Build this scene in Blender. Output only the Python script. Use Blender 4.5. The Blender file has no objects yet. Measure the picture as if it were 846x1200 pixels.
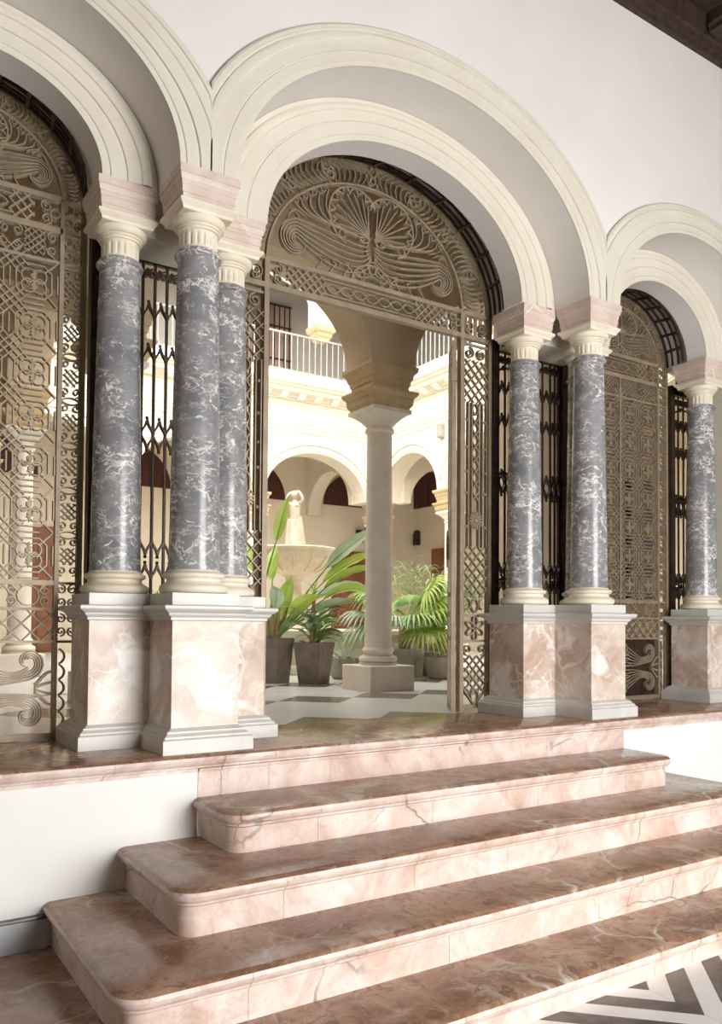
import bpy, math, random
from mathutils import Vector, Matrix
from math import sin, cos, pi, sqrt, hypot, atan2
random.seed(7)
SC = bpy.context.scene
COL = SC.collection
W, H = 846, 1200

# ------------------------------------------------------------------ camera
cam = bpy.data.cameras.new('camera'); cam_o = bpy.data.objects.new('camera', cam); COL.objects.link(cam_o)
R = Vector((.8383440, -.5450901, .0074924)); U = Vector((-.0221393, -.0203109, .9995486)); F = Vector((.5446918, .8381314, .0290955))
M = Matrix((R, U, -F)).transposed().to_4x4(); M.translation = Vector((-1.38714, -3.32833, .56))
cam_o.matrix_world = M
cam.sensor_fit = 'AUTO'; cam.sensor_width = 36.0; cam.lens = 955.76 / 1200 * 36.0
cam.shift_y = 103.47 / 1200; cam.clip_start = .05; cam.clip_end = 200
SC.camera = cam_o

# ------------------------------------------------------------------ light
world = bpy.data.worlds.new('overcast_sky'); SC.world = world; world.use_nodes = True
bg = world.node_tree.nodes['Background']; bg.inputs[0].default_value = (1.0, .985, .96, 1); bg.inputs[1].default_value = 4.9
sun = bpy.data.lights.new('sun', 'SUN'); sun.energy = 1.4; sun.angle = math.radians(25); sun.color = (1, .94, .82)
sun_o = bpy.data.objects.new('sun', sun); COL.objects.link(sun_o)
sun_o.rotation_euler = Vector((.42, .55, -1.05)).to_track_quat('-Z', 'Y').to_euler()
ar = bpy.data.lights.new('entrance_daylight', 'AREA'); ar.shape = 'RECTANGLE'; ar.size = 3.0; ar.size_y = 3.2; ar.energy = 240; ar.color = (1, .975, .955)
ar_o = bpy.data.objects.new('entrance_daylight', ar); COL.objects.link(ar_o)
ar_o.location = (1.85, -5.75, .80); ar_o.rotation_euler = Vector((-.05, 1, .02)).to_track_quat('-Z', 'Z').to_euler()
vs = SC.view_settings; SC.display_settings.display_device = 'sRGB'
vs.view_transform = 'Standard'; vs.look = 'None'; vs.exposure = .36; vs.gamma = 1; vs.use_curve_mapping = False

# ------------------------------------------------------------------ materials
class NT:
    def __init__(s, name):
        s.m = bpy.data.materials.new(name); s.m.use_nodes = True; s.t = s.m.node_tree; s.n = s.t.nodes
        s.b = s.n['Principled BSDF']
        s.pos = s.n.new('ShaderNodeNewGeometry').outputs['Position']
    def link(s, a, b): s.t.links.new(a, b)
    def setin(s, sock, v):
        if hasattr(v, 'is_output'): s.link(v, sock)
        else: sock.default_value = v
    def noise(s, scale, detail=4, rough=.55, dist=0, vec=None, col=False):
        n = s.n.new('ShaderNodeTexNoise'); n.inputs['Scale'].default_value = scale; n.inputs['Detail'].default_value = detail
        n.inputs['Roughness'].default_value = rough; n.inputs['Distortion'].default_value = dist
        s.link(vec or s.pos, n.inputs['Vector']); return n.outputs['Color' if col else 'Fac']
    def warp(s, scale, amt, vec=None):
        c = s.noise(scale, 3, .55, 0, vec, True)
        a = s.n.new('ShaderNodeVectorMath'); a.operation = 'MULTIPLY_ADD'; s.link(c, a.inputs[0]); a.inputs[1].default_value = (amt,) * 3
        s.link(vec or s.pos, a.inputs[2]); return a.outputs[0]
    def scalev(s, v, sx, sy, sz):
        a = s.n.new('ShaderNodeVectorMath'); a.operation = 'MULTIPLY'; s.link(v, a.inputs[0]); a.inputs[1].default_value = (sx, sy, sz); return a.outputs[0]
    def edge(s, scale, vec):
        n = s.n.new('ShaderNodeTexVoronoi'); n.feature = 'DISTANCE_TO_EDGE'; n.inputs['Scale'].default_value = scale; s.link(vec, n.inputs['Vector']); return n.outputs['Distance']
    def ramp(s, f, stops):
        n = s.n.new('ShaderNodeValToRGB'); e = n.color_ramp.elements
        while len(e) > 1: e.remove(e[-1])
        for i, (p, c) in enumerate(stops):
            x = e[0] if i == 0 else e.new(p)
            x.position = p; x.color = (c, c, c, 1) if not isinstance(c, tuple) else (*c, 1)
        s.link(f, n.inputs[0]); return n.outputs[0]
    def mix(s, f, a, b):
        n = s.n.new('ShaderNodeMix'); n.data_type = 'RGBA'; s.setin(n.inputs[0], f)
        for k, v in ((6, a), (7, b)): s.setin(n.inputs[k], (*v, 1) if isinstance(v, tuple) else v)
        return n.outputs[2]
    def mul(s, a, b):
        n = s.n.new('ShaderNodeMath'); n.operation = 'MULTIPLY'; s.setin(n.inputs[0], a); s.setin(n.inputs[1], b); return n.outputs[0]
    def bump(s, h, strength=.2, dist=.01):
        n = s.n.new('ShaderNodeBump'); n.inputs['Strength'].default_value = strength; n.inputs['Distance'].default_value = dist
        s.link(h, n.inputs['Height']); s.link(n.outputs[0], s.b.inputs['Normal'])
    def done(s, col, rough=.5, metal=0, spec=None):
        s.setin(s.b.inputs['Base Color'], (*col, 1) if isinstance(col, tuple) else col); s.setin(s.b.inputs['Roughness'], rough)
        s.b.inputs['Metallic'].default_value = metal
        if spec is not None: s.b.inputs['Specular IOR Level'].default_value = spec
        return s.m

def plaster(name, a, b, scale=1.2, bump=.06):
    t = NT(name); f = t.ramp(t.noise(scale, 5, .6), [(.35, 0.0), (.65, 1.0)])
    t.bump(t.noise(60, 3), bump, .004); return t.done(t.mix(f, a, b), .85, 0, .2)
def marble(name, stops, vein, vscale, vwid, vmask, rough, blot=None, warp=(3, .35), nscale=3.0, fine=True):
    t = NT(name); p = t.warp(warp[0], warp[1])
    c = t.ramp(t.noise(nscale, 6, .62, .4, p), stops)
    if blot: c = t.mix(t.ramp(t.noise(blot[0], 5, .6, 1.0, p), [(blot[1], 0.0), (blot[1] + blot[2], 1.0)]), c, blot[3])
    m = t.mul(t.ramp(t.edge(vscale, p), [(0, 1.0), (vwid, 0.0)]), t.ramp(t.noise(vscale * .6, 3), [(vmask, 0.0), (vmask + .14, 1.0)]))
    c = t.mix(m, c, vein)
    if fine:
        q = t.warp(9, .12)
        m2 = t.mul(t.ramp(t.edge(vscale * 3.1, q), [(0, .8), (vwid * 1.2, 0.0)]), t.ramp(t.noise(vscale * 1.1, 3), [(vmask + .03, 0.0), (vmask + .15, 1.0)]))
        c = t.mix(m2, c, vein)
    r = t.ramp(t.noise(7, 4), [(.3, rough), (.7, rough + .14)])
    return t.done(c, r)
def step_marble():
    # one rose stone, front light painted in: dark polished tops, pale honed upright faces
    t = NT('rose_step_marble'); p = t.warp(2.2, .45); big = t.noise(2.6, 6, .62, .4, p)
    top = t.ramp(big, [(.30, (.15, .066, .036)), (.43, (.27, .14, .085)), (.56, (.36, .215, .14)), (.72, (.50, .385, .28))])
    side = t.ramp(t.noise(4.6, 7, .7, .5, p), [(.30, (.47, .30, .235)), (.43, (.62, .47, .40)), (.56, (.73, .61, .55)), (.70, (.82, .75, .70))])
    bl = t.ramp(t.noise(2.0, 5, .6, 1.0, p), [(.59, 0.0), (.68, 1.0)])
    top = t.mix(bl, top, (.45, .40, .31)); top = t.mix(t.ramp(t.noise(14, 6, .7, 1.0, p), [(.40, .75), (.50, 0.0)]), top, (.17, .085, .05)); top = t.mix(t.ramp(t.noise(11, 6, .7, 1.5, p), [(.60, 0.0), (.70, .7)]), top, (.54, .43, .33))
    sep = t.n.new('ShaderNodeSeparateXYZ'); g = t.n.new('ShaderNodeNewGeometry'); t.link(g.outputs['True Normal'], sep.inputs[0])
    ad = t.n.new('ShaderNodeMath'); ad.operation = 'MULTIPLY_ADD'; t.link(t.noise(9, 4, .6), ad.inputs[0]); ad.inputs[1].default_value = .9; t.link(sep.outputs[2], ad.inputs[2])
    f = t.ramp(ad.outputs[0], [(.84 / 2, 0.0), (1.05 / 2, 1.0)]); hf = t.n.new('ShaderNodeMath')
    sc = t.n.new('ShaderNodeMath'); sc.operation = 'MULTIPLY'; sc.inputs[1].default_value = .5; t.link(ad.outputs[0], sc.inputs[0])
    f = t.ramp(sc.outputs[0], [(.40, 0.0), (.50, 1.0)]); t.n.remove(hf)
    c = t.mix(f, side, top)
    m = t.mul(t.ramp(t.edge(2.6, p), [(0, 1.0), (.03, 0.0)]), t.ramp(t.noise(1.6, 3), [(.50, 0.0), (.64, 1.0)]))
    c = t.mix(m, c, (.66, .58, .50))
    q = t.warp(6, .12); cr = t.mul(t.ramp(t.edge(1.9, q), [(0, .8), (.012, 0.0)]), t.ramp(t.noise(1.3, 3), [(.50, 0.0), (.58, 1.0)]))
    c = t.mix(cr, c, (.13, .10, .085))
    c = t.mix(t.ramp(t.noise(45, 4, .7), [(.30, .35), (.48, 0.0)]), c, (.50, .35, .28))
    r = t.mix(f, t.ramp(t.noise(7, 4), [(.3, .40), (.7, .55)]), t.ramp(t.noise(6, 4), [(.3, .13), (.7, .27)]))
    return t.done(c, r)
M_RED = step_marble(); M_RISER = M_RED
M_DIE = marble('pink_marble', [(.28, (.40, .265, .20)), (.42, (.53, .40, .32)), (.54, (.66, .56, .48)), (.68, (.76, .71, .66))], (.90, .88, .85), 3.4, .05, .46, .28,
               (2.4, .56, .1, (.86, .83, .79)), (2.6, .4), 3.0)
M_WHITE = marble('white_marble', [(.25, (.52, .51, .48)), (.5, (.63, .615, .58)), (.75, (.70, .68, .635))], (.56, .57, .57), 2.6, .03, .52, .32, None, (2, .4), 3.0, False)
M_CREAM = marble('cream_stone', [(.25, (.70, .62, .48)), (.5, (.78, .71, .58)), (.75, (.83, .77, .66))], (.70, .60, .46), 3, .03, .56, .5, None, (2, .3), 5.0, False)
M_IMPOST = marble('pale_pink_stone', [(.25, (.56, .43, .37)), (.5, (.66, .545, .475)), (.75, (.73, .65, .58))], (.84, .80, .75), 5, .03, .5, .5, None, (2, .3), 7.0, False)
def grey_marble():
    t = NT('grey_veined_marble'); p = t.warp(4.5, .22)
    c = t.ramp(t.noise(5, 6, .6, .3, p), [(.25, (.165, .167, .175)), (.5, (.235, .237, .246)), (.75, (.34, .34, .345))])
    def ridge(scale, wid, warp, amt, zs, m0, col, c):
        q = t.warp(warp, amt, t.scalev(t.pos, 1, 1, zs))
        f = t.ramp(t.noise(scale, 5, .6, .6, q), [(.5 - wid, 0.0), (.5, 1.0), (.5 + wid, 0.0)])
        return t.mix(t.mul(f, t.ramp(t.noise(scale * .9 + .7, 4, .6), [(m0, 0.0), (m0 + .13, 1.0)])), c, col)
    c = ridge(3.4, .020, 6, .26, 1.5, .46, (.84, .83, .81), c)
    c = ridge(7.0, .026, 9, .14, 1.8, .46, (.74, .73, .72), c)
    c = ridge(14.0, .032, 15, .08, 1.6, .48, (.60, .60, .60), c)
    c = t.mix(t.ramp(t.noise(8, 7, .72, 1.8, t.scalev(p, 1, 1, 1.4)), [(.61, 0.0), (.645, 1.0)]), c, (.80, .79, .77))
    return t.done(c, t.ramp(t.noise(6, 3), [(.3, .16), (.7, .30)]))
M_GREY = grey_marble()
M_WALL = plaster('lilac_white_plaster', (.74, .705, .685), (.80, .775, .745), .9)
M_HALL = plaster('dark_hall_plaster', (.30, .235, .18), (.35, .28, .22), .9)  # unseen hall walls toned dark to cut bounce onto the pedestals
M_ARCH = plaster('cream_plaster', (.665, .62, .525), (.72, .68, .595), 2.2)
M_DADO = plaster('white_plaster', (.82, .83, .82), (.86, .86, .83), 1.6)
M_COURT = plaster('pale_cream_plaster', (.72, .655, .52), (.77, .71, .585), .8)
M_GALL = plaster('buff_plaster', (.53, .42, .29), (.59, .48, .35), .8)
M_GALF = plaster('lit_buff_plaster', (.70, .61, .46), (.75, .67, .53), .8)  # buff paint lightened to carry the far galleries' brighter light
M_UP = plaster('shaded_buff_plaster', (.40, .36, .31), (.47, .43, .37), .8)  # upper back walls' shade put into a greyer buff
def simple(name, a, b, scale=8, rough=.5, metal=0, bump=0):
    t = NT(name); f = t.noise(scale, 4, .6)
    if bump: t.bump(t.noise(scale * 5, 3), bump, .004)
    return t.done(t.mix(t.ramp(f, [(.35, 0.0), (.65, 1.0)]), a, b), rough, metal)
M_GATE = simple('bronze_painted_iron', (.27, .21, .14), (.345, .275, .195), 12, .48, .25)
M_IRON = simple('dark_brown_iron', (.035, .02, .014), (.07, .042, .03), 14, .42, .5)
M_RAIL = simple('pale_painted_iron', (.30, .28, .25), (.38, .36, .32), 9, .5)
M_GSKIRT = marble('blue_grey_marble', [(.3, (.50, .54, .60)), (.6, (.62, .66, .71)), (.8, (.72, .74, .78))], (.65, .66, .68), 3, .04, .5, .3, None)
M_DARKT = simple('charcoal_marble', (.055, .045, .042), (.12, .10, .092), 9, .25)
M_WHITET = simple('white_floor_marble', (.72, .71, .69), (.80, .79, .77), 4, .18)
M_TDARK = simple('grey_brown_floor_marble', (.17, .14, .105), (.23, .19, .15), 5, .2)
def wood(name, a, b, rough=.45):
    t = NT(name); v = t.scalev(t.pos, 30, 30, 2.5); return t.done(t.mix(t.ramp(t.noise(1, 5, .6, .5, v), [(.35, 0.0), (.7, 1.0)]), a, b), rough)
M_WOOD = wood('red_brown_wood', (.17, .06, .025), (.30, .115, .05))
M_DWOOD = wood('dark_ceiling_wood', (.022, .012, .008), (.07, .04, .024), .6)
M_MAROON = wood('maroon_shutter_wood', (.04, .006, .005), (.075, .014, .010), .5)
M_POT = simple('grey_brown_pot', (.20, .155, .125), (.27, .22, .18), 10, .7, 0, .1)
M_POT2 = simple('stone_grey_pot', (.34, .30, .25), (.42, .375, .32), 10, .7, 0, .1)
M_SOIL = simple('potting_soil', (.06, .04, .025), (.10, .07, .045), 30, .9)
def leafmat(name, a, b, rough=.35, trans=.25):
    t = NT(name); c = t.mix(t.ramp(t.noise(5, 3), [(.35, 0.0), (.65, 1.0)]), a, b)
    tr = t.n.new('ShaderNodeBsdfTranslucent'); t.link(c, tr.inputs[0]); mx = t.n.new('ShaderNodeMixShader'); mx.inputs[0].default_value = trans
    m = t.done(c, rough); t.link(t.b.outputs[0], mx.inputs[1]); t.link(tr.outputs[0], mx.inputs[2]); t.link(mx.outputs[0], t.n['Material Output'].inputs[0]); return m
M_LEAF = leafmat('fresh_green_leaf', (.36, .50, .06), (.48, .60, .13))
M_LEAFB = leafmat('blue_green_leaf', (.34, .44, .28), (.50, .58, .43), .25)
M_PALM = leafmat('palm_green_leaf', (.24, .40, .08), (.40, .55, .18))
M_GRASS = leafmat('grassy_green_leaf', (.24, .34, .10), (.42, .50, .24))
M_PALE = leafmat('pale_succulent_leaf', (.42, .42, .20), (.55, .52, .32), .6)
M_STEM = simple('dry_tan_stem', (.30, .20, .10), (.42, .31, .17), 25, .8)
M_STATUE = simple('cream_carved_marble', (.50, .44, .34), (.60, .54, .44), 9, .5)

# ------------------------------------------------------------------ mesh helpers
class MB:
    def __init__(s): s.v = []; s.f = []
    def add(s, vs, fs):
        o = len(s.v); s.v += [tuple(p) for p in vs]; s.f += [tuple(i + o for i in q) for q in fs]
    def box(s, x0, x1, y0, y1, z0, z1):
        s.add([(x, y, z) for z in (z0, z1) for y in (y0, y1) for x in (x0, x1)],
              [(0, 2, 3, 1), (4, 5, 7, 6), (0, 1, 5, 4), (2, 6, 7, 3), (0, 4, 6, 2), (1, 3, 7, 5)])
    def loft(s, rings, cap0=True, cap1=True, close=True):
        n = len(rings[0]); o = len(s.v); fs = []
        for r in rings: s.v += [tuple(p) for p in r]
        for k in range(len(rings) - 1):
            for i in range(n if close else n - 1):
                j = (i + 1) % n; fs.append((o + k * n + i, o + k * n + j, o + (k + 1) * n + j, o + (k + 1) * n + i))
        if cap0: fs.append(tuple(o + i for i in range(n - 1, -1, -1)))
        if cap1: fs.append(tuple(o + (len(rings) - 1) * n + i for i in range(n)))
        s.f += fs
    def lathe(s, cx, cy, prof, n=40, cap0=True, cap1=True, ph=0):
        s.loft([[(cx + r * cos(2 * pi * i / n + ph), cy + r * sin(2 * pi * i / n + ph), z) for i in range(n)] for r, z in prof], cap0, cap1)
    def sq(s, cx, cy, prof):
        s.loft([[(cx - h, cy - h, z), (cx + h, cy - h, z), (cx + h, cy + h, z), (cx - h, cy + h, z)] for h, z in prof])
    def tube(s, pts, r, n=6, closed=False):
        pts = [Vector(p) for p in pts]; rings = []; N = len(pts); up = Vector((0, 0, 1)); prev = None
        for i, p in enumerate(pts):
            a = pts[(i - 1) % N] if (closed or i > 0) else p; b = pts[(i + 1) % N] if (closed or i < N - 1) else p
            t = (b - a); t = t.normalized() if t.length > 1e-9 else Vector((0, 0, 1))
            if prev is None:
                x = t.cross(up); x = x if x.length > .1 else t.cross(Vector((1, 0, 0)))
            else: x = prev - t * prev.dot(t)
            x.normalize(); prev = x; y = t.cross(x)
            rr = r[i] if isinstance(r, (list, tuple)) else r
            rings.append([p + (x * cos(2 * pi * k / n) + y * sin(2 * pi * k / n)) * rr for k in range(n)])
        if closed: rings.append(rings[0])
        s.loft(rings, not closed, not closed)
    def strip(s, pts, w, y0, y1, closed=False):
        """flat iron bar following points of the xz plane, its depth from y0 to y1"""
        N = len(pts)
        if N < 2: return
        L = []
        for i in range(N):
            a = pts[(i - 1) % N] if (closed or i > 0) else pts[i]; b = pts[(i + 1) % N] if (closed or i < N - 1) else pts[i]
            dx, dz = b[0] - a[0], b[1] - a[1]; l = hypot(dx, dz) or 1
            L.append((-dz / l * w / 2, dx / l * w / 2))
        rings = []
        for (x, z), (nx, nz) in zip(pts, L):
            rings.append([(x + nx, y0, z + nz), (x - nx, y0, z - nz), (x - nx, y1, z - nz), (x + nx, y1, z + nz)])
        if closed: rings.append(rings[0])
        s.loft(rings, not closed, not closed)
    def ball(s, c, r, n=8, m=6, sz=1):
        s.loft([[(c[0] + r * sin(pi * (k + .02) / (m + .04)) * cos(2 * pi * i / n), c[1] + r * sin(pi * (k + .02) / (m + .04)) * sin(2 * pi * i / n), c[2] - r * sz * cos(pi * k / m)) for i in range(n)] for k in range(m + 1)])
    def build(s, name, mat, parent=None, smooth=None, stuff=False, label=None):
        me = bpy.data.meshes.new(name); me.from_pydata(s.v, [], s.f); me.materials.append(mat)
        me.validate()
        if smooth:
            me.polygons.foreach_set('use_smooth', [True] * len(me.polygons)); me.set_sharp_from_angle(angle=math.radians(smooth))
        return link(name, me, parent, stuff, label)
def link(name, me, parent=None, stuff=False, label=None):
    o = bpy.data.objects.new(name, me); COL.objects.link(o)
    if parent is not None:
        o.parent = parent
        if parent.name not in LOCAL: o.matrix_parent_inverse = Matrix.Translation(-base_of(parent))
    if stuff: o['kind'] = 'stuff'
    if label: o['label'] = label
    return o
BASE = {}; LOCAL = set()
def base_of(o): return BASE.get(o.name, Vector((0, 0, 0)))
def thing(name, label, cat, loc, group=None):
    o = bpy.data.objects.new(name, None); COL.objects.link(o); o.location = loc; o.empty_display_size = .1
    BASE[o.name] = Vector(loc); o['label'] = label; o['category'] = cat
    if group: o['group'] = group
    return o
def tag(o, label, cat, group=None):
    o['label'] = label; o['category'] = cat
    if group: o['group'] = group
    return o
def struct(o): o['kind'] = 'structure'; return o
def box(*a):
    m = MB(); m.box(*a); return m
def copy_tree(o, loc, label):
    c = o.copy(); COL.objects.link(c); c.location = loc; c['label'] = label; BASE[c.name] = Vector(loc)
    for ch in list(o.children):
        d = ch.copy(); COL.objects.link(d); d.parent = c
        for g in list(ch.children):
            e = g.copy(); COL.objects.link(e); e.parent = d
    return c
def swap(p): return lambda x, y, z: (p, x, y, z)

# ------------------------------------------------------------------ key dimensions (platform top is z = 0)
S = 2.629; SX = .274; D = .295; S2 = 1.596; HI = 2.587; GY = .743
CXC = S / 2; CXR = S + (SX + S2) / 2; CXL = -(SX + S2) / 2
YF1, YF2, YF3, YB = .085, .375, .53, .76

def arch_wall(mb, x0, x1, z0, z1, y0, y1, arches, tf=None, n=40, nz=1):
    """solid wall with elliptical arched heads: arches = (centre, half span, rise, springing height)"""
    xs = {x0, x1}
    for cx, a, b, zs in arches:
        for i in range(n + 1): xs.add(round(cx - a * cos(pi * i / n), 5))
    xs = sorted(x for x in xs if x0 - 1e-6 <= x <= x1 + 1e-6)
    tf = tf or (lambda x, y, z: (x, y, z))
    def under(xm, x):
        for cx, a, b, zs in arches:
            if abs(xm - cx) < a: return zs + b * sqrt(max(0, 1 - ((x - cx) / a) ** 2))
        return z0
    for i in range(len(xs) - 1):
        a, b = xs[i], xs[i + 1]; m = (a + b) / 2; za, zb = under(m, a), under(m, b)
        vs = [(a, y0, za), (b, y0, zb), (b, y0, z1), (a, y0, z1), (a, y1, za), (b, y1, zb), (b, y1, z1), (a, y1, z1)]
        fs = [(0, 1, 2, 3), (5, 4, 7, 6), (4, 5, 1, 0), (3, 2, 6, 7)]
        if i == 0 or abs(under((xs[i - 1] + a) / 2, a) - za) > 1e-4: fs.append((4, 0, 3, 7))
        if i == len(xs) - 2 or abs(under((xs[i + 1] + xs[min(i + 2, len(xs) - 1)]) / 2, b) - zb) > 1e-4: fs.append((1, 5, 6, 2))
        mb.add([tf(*p) for p in vs], fs)
def archivolt(mb, cx, a0, b0, a1, b1, zs, y, prof, xmin=-99, xmax=99, tf=None, n=48):
    """moulded ring between two ellipses; prof = (fraction across, projection)"""
    tf = tf or (lambda x, y, z: (x, y, z)); rings = []
    for i in range(n + 1):
        t = pi - pi * i / n; r = []
        lim = 9.0; c = cos(t)                           # where this section runs into the neighbouring arch it stops
        if c < 0 and cx + a1 * c < xmin: lim = ((xmin - cx) / c - a0) / (a1 - a0)
        if c > 0 and cx + a1 * c > xmax: lim = ((xmax - cx) / c - a0) / (a1 - a0)
        last = 0
        for f, pr in prof:
            if f >= lim:
                f = lim; pr = last
            else: last = pr
            r.append(tf(cx + (a0 + (a1 - a0) * f) * c, y - pr, zs + (b0 + (b1 - b0) * f) * sin(t)))
        rings.append(r)
    mb.loft(rings, False, False, False)

# ------------------------------------------------------------------ setting: arcade wall and hall
XW0, XW1 = -4.2, 9.0
A_OUT = [(CXL, .795, .62, HI), (CXC, 1.174, .885, HI), (CXR, .795, .655, HI)]
A_IN = [(CXL, .535, .41, HI), (CXC, .885, .667, HI), (CXR, .535, .44, HI)]
A_BK = [(CXL, .60, .50, HI), (CXC, .985, .775, HI), (CXR, .60, .52, HI)]
mb = MB(); arch_wall(mb, XW0, XW1, HI, 4.6, YF1, YF2, A_OUT)
wall_arc = struct(mb.build('wall_arcade', M_WALL))
mb = MB(); arch_wall(mb, XW0, XW1, HI, 4.6, YF2, YF3, A_IN)
mb.build('inner_arch_order', M_WALL, wall_arc)
mb = MB(); arch_wall(mb, XW0, XW1, HI, 4.6, YF3, YB, A_BK)
mb.build('arch_reveal', M_WALL, wall_arc)
P_OUT = [(0, 0), (0, .010), (.10, .010), (.115, .016), (.30, .016), (.315, .011), (.34, .011), (.355, .021), (.62, .021), (.64, .027), (.72, .03), (.80, .026), (.815, .019), (.86, .019), (.875, .027), (.95, .027), (1, .02), (1, -.01)]
P_IN = [(0, 0), (0, .010), (.14, .010), (.155, .016), (.40, .016), (.415, .010), (.44, .010), (.455, .018), (.70, .018), (.72, .026), (.80, .030), (.88, .024), (.885, .012), (1, .012), (1, 0)]
for (cx, a, b, zs), (a1, b1), lo, hi_ in ((A_OUT[0], (1.06, .80), -99, .004), (A_OUT[1], (1.425, 1.075), -.004, S + .004), (A_OUT[2], (1.06, .84), S - .004, 99)):
    mb = MB(); archivolt(mb, cx, a, b, a1, b1, zs, YF1, P_OUT, lo, hi_); mb.build('archivolt', M_ARCH, wall_arc, 25)
for (cx, a, b, zs), (_, a1, b1, _z) in zip(A_IN, A_OUT):
    mb = MB(); archivolt(mb, cx, a, b, a1 - .004, b1 - .004, zs, YF2, P_IN); mb.build('archivolt', M_ARCH, wall_arc, 25)
for x in (0, S):
    box(x - .30, x + .30, .46, YB - .03, 2.40, HI - .002).build('pier_lintel', M_ARCH, wall_arc)
struct(box(XW0, -1.47, YF1, YB, -.06, HI).build('wall_pier_left', M_ARCH)); struct(box(4.50, XW1, YF1, YB, -.06, 4.6).build('wall_pier_right', M_ARCH))
# hall: side walls, floor, coffered timber ceiling
struct(box(XW0 - .2, XW0, -6, .8, -.806, 4.6).build('wall_left', M_HALL)); struct(box(9, 9.2, -6, .8, -.806, 4.6).build('wall_right', M_HALL))
m = MB(); m.box(XW0, .3, -6, -5.8, -.806, 4.6); m.box(3.4, 9, -6, -5.8, -.806, 4.6); m.box(.3, 3.4, -6, -5.8, 2.5, 4.6); struct(m.build('wall_back', M_HALL))  # unseen end wall added to shut out stray sky light
cl = struct(box(XW0 - .2, 9.2, -6, .76, 4.74, 4.86).build('ceiling', M_DWOOD))
m = MB()
m.loft([[(x, y, z) for y, z in ((YF1, 4.555), (.05, 4.555), (.045, 4.575), (.02, 4.58), (.015, 4.60), (-.02, 4.605), (-.03, 4.74), (YF1, 4.74))] for x in (XW0, 9)])
m.build('wall_beam', M_DWOOD, cl)
for i in range(14):
    x = -3.6 + i * .72
    m = MB(); m.loft([[(x + dx, y, z) for dx, z in ((-.07, 4.745), (-.07, 4.66), (-.05, 4.645), (-.05, 4.615), (.05, 4.615), (.05, 4.645), (.07, 4.66), (.07, 4.745))] for y in (-5.8, -.035)])
    m.build('joist', M_DWOOD, cl)
for i in range(3):
    box(XW0, 9, -1.15 - i * 1.6, -1.03 - i * 1.6, 4.63, 4.742).build('cross_beam', M_DWOOD, cl)

# hall floor of white and charcoal chevrons
fl = struct(box(XW0 - .2, 9.2, -6, .05, -.90, -.812).build('floor', M_DARKT))
def clip(poly, ax, lim, keep_less):
    out = []
    for i in range(len(poly)):
        a, b = poly[i], poly[(i + 1) % len(poly)]
        ia = (a[ax] <= lim) == keep_less; ib = (b[ax] <= lim) == keep_less
        if ia: out.append(a)
        if ia != ib:
            t = (lim - a[ax]) / (b[ax] - a[ax]); out.append((a[0] + (b[0] - a[0]) * t, a[1] + (b[1] - a[1]) * t))
    return out
PER = .232
for side in (1, -1):
    for k in range(-2, 9):
        for c0, c1, mt in ((.066, .178, M_WHITET), (.180, .296, M_DARKT)):
            c0 += k * PER; c1 += k * PER
            p = [(0, -c0), (0, -c1), (2.2, 2.2 - c1), (2.2, 2.2 - c0)]          # u - (y + 1.255) between c0 and c1
            p = clip(clip(clip(p, 1, 0.0, True), 0, .99, True), 1, -1.3, False)
            if len(p) < 3: continue
            q = [(1.221 + side * (u if u > 0 else .001), y - 1.255) for u, y in p]
            if side < 0: q = q[::-1]
            m = MB(); m.loft([[(x, y, z) for x, y in q] for z in (-.815, -.806)]); m.build('marble_strip', mt, fl)

# ------------------------------------------------------------------ marble staircase and landing
st = thing('marble_staircase', 'rose marble steps with rounded nosings climbing to the column platform', 'stairs', (CXC, -.6, -.806))
def slab(poly, z, h0, prof, name, mat):
    m = MB(); rings = [[(x - nx * i, y - ny * i, z + dz) for x, y, nx, ny in poly] for dz, i in prof]
    m.loft(rings[::-1]); return m.build(name, mat, st, 32)
P_TREAD = [(0, .026), (-.004, .014), (-.012, .004), (-.024, 0), (-.036, .003), (-.046, .010), (-.050, .017), (-.058, .018), (-.060, .022)]
def riser_prof(Hh): return [(-.060, .024), (-.066, .031), (-.072, .032), (-Hh, .032)]
G_ = .0007
def step(z, Hh, xl, xr, yf, yb, ywall, joints, rj=None, rounded=True, ends=True):
    r = .10
    xs = [xl + .42] + joints + [xr - .42] if ends else joints
    def both(poly, n='tread_slab'):
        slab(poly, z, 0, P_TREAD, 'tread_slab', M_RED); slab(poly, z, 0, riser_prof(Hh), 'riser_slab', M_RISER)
    def fr(a, b): both([(a + G_, yf, 0, -1), (b - G_, yf, 0, -1), (b - G_, yb, 0, 0), (a + G_, yb, 0, 0)])
    if ends:
        arc = [(xl + r + r * cos(t), yf + r + r * sin(t), cos(t), sin(t)) for t in [pi + pi / 2 * i / 8 for i in range(9)]]
        both([(xl, yb - G_, -1, 0)] + arc + [(xs[0] - G_, yf, 0, -1), (xs[0] - G_, yb - G_, 0, 0)])
        arc = [(xr - r + r * cos(t), yf + r + r * sin(t), cos(t), sin(t)) for t in [1.5 * pi + pi / 2 * i / 8 for i in range(9)]]
        both([(xs[-1] + G_, yb - G_, 0, 0), (xs[-1] + G_, yf, 0, -1)] + arc + [(xr, yb - G_, 1, 0)])
        both([(xl, ywall, -1, 0), (xl, yb + G_, -1, 0), (xl + .42, yb + G_, 0, 0), (xl + .42, ywall, 0, 0)])
        both([(xr - .42, ywall, 0, 0), (xr - .42, yb + G_, 0, 0), (xr, yb + G_, 1, 0), (xr, ywall, 1, 0)])
    for a, b in zip(xs[:-1], xs[1:]): fr(a, b)
YW = -.014
Y1, Y2, Y3, Y4 = -.383, -.685, -.994, -1.296
step(-.184, .165, -.079, 2.707, Y1, YW + .10, YW + .10, [.95, 1.62])
step(-.349, .169, -.396, 3.024, Y2, Y1 + .034, YW, [.62, 1.13, 1.95])
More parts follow.
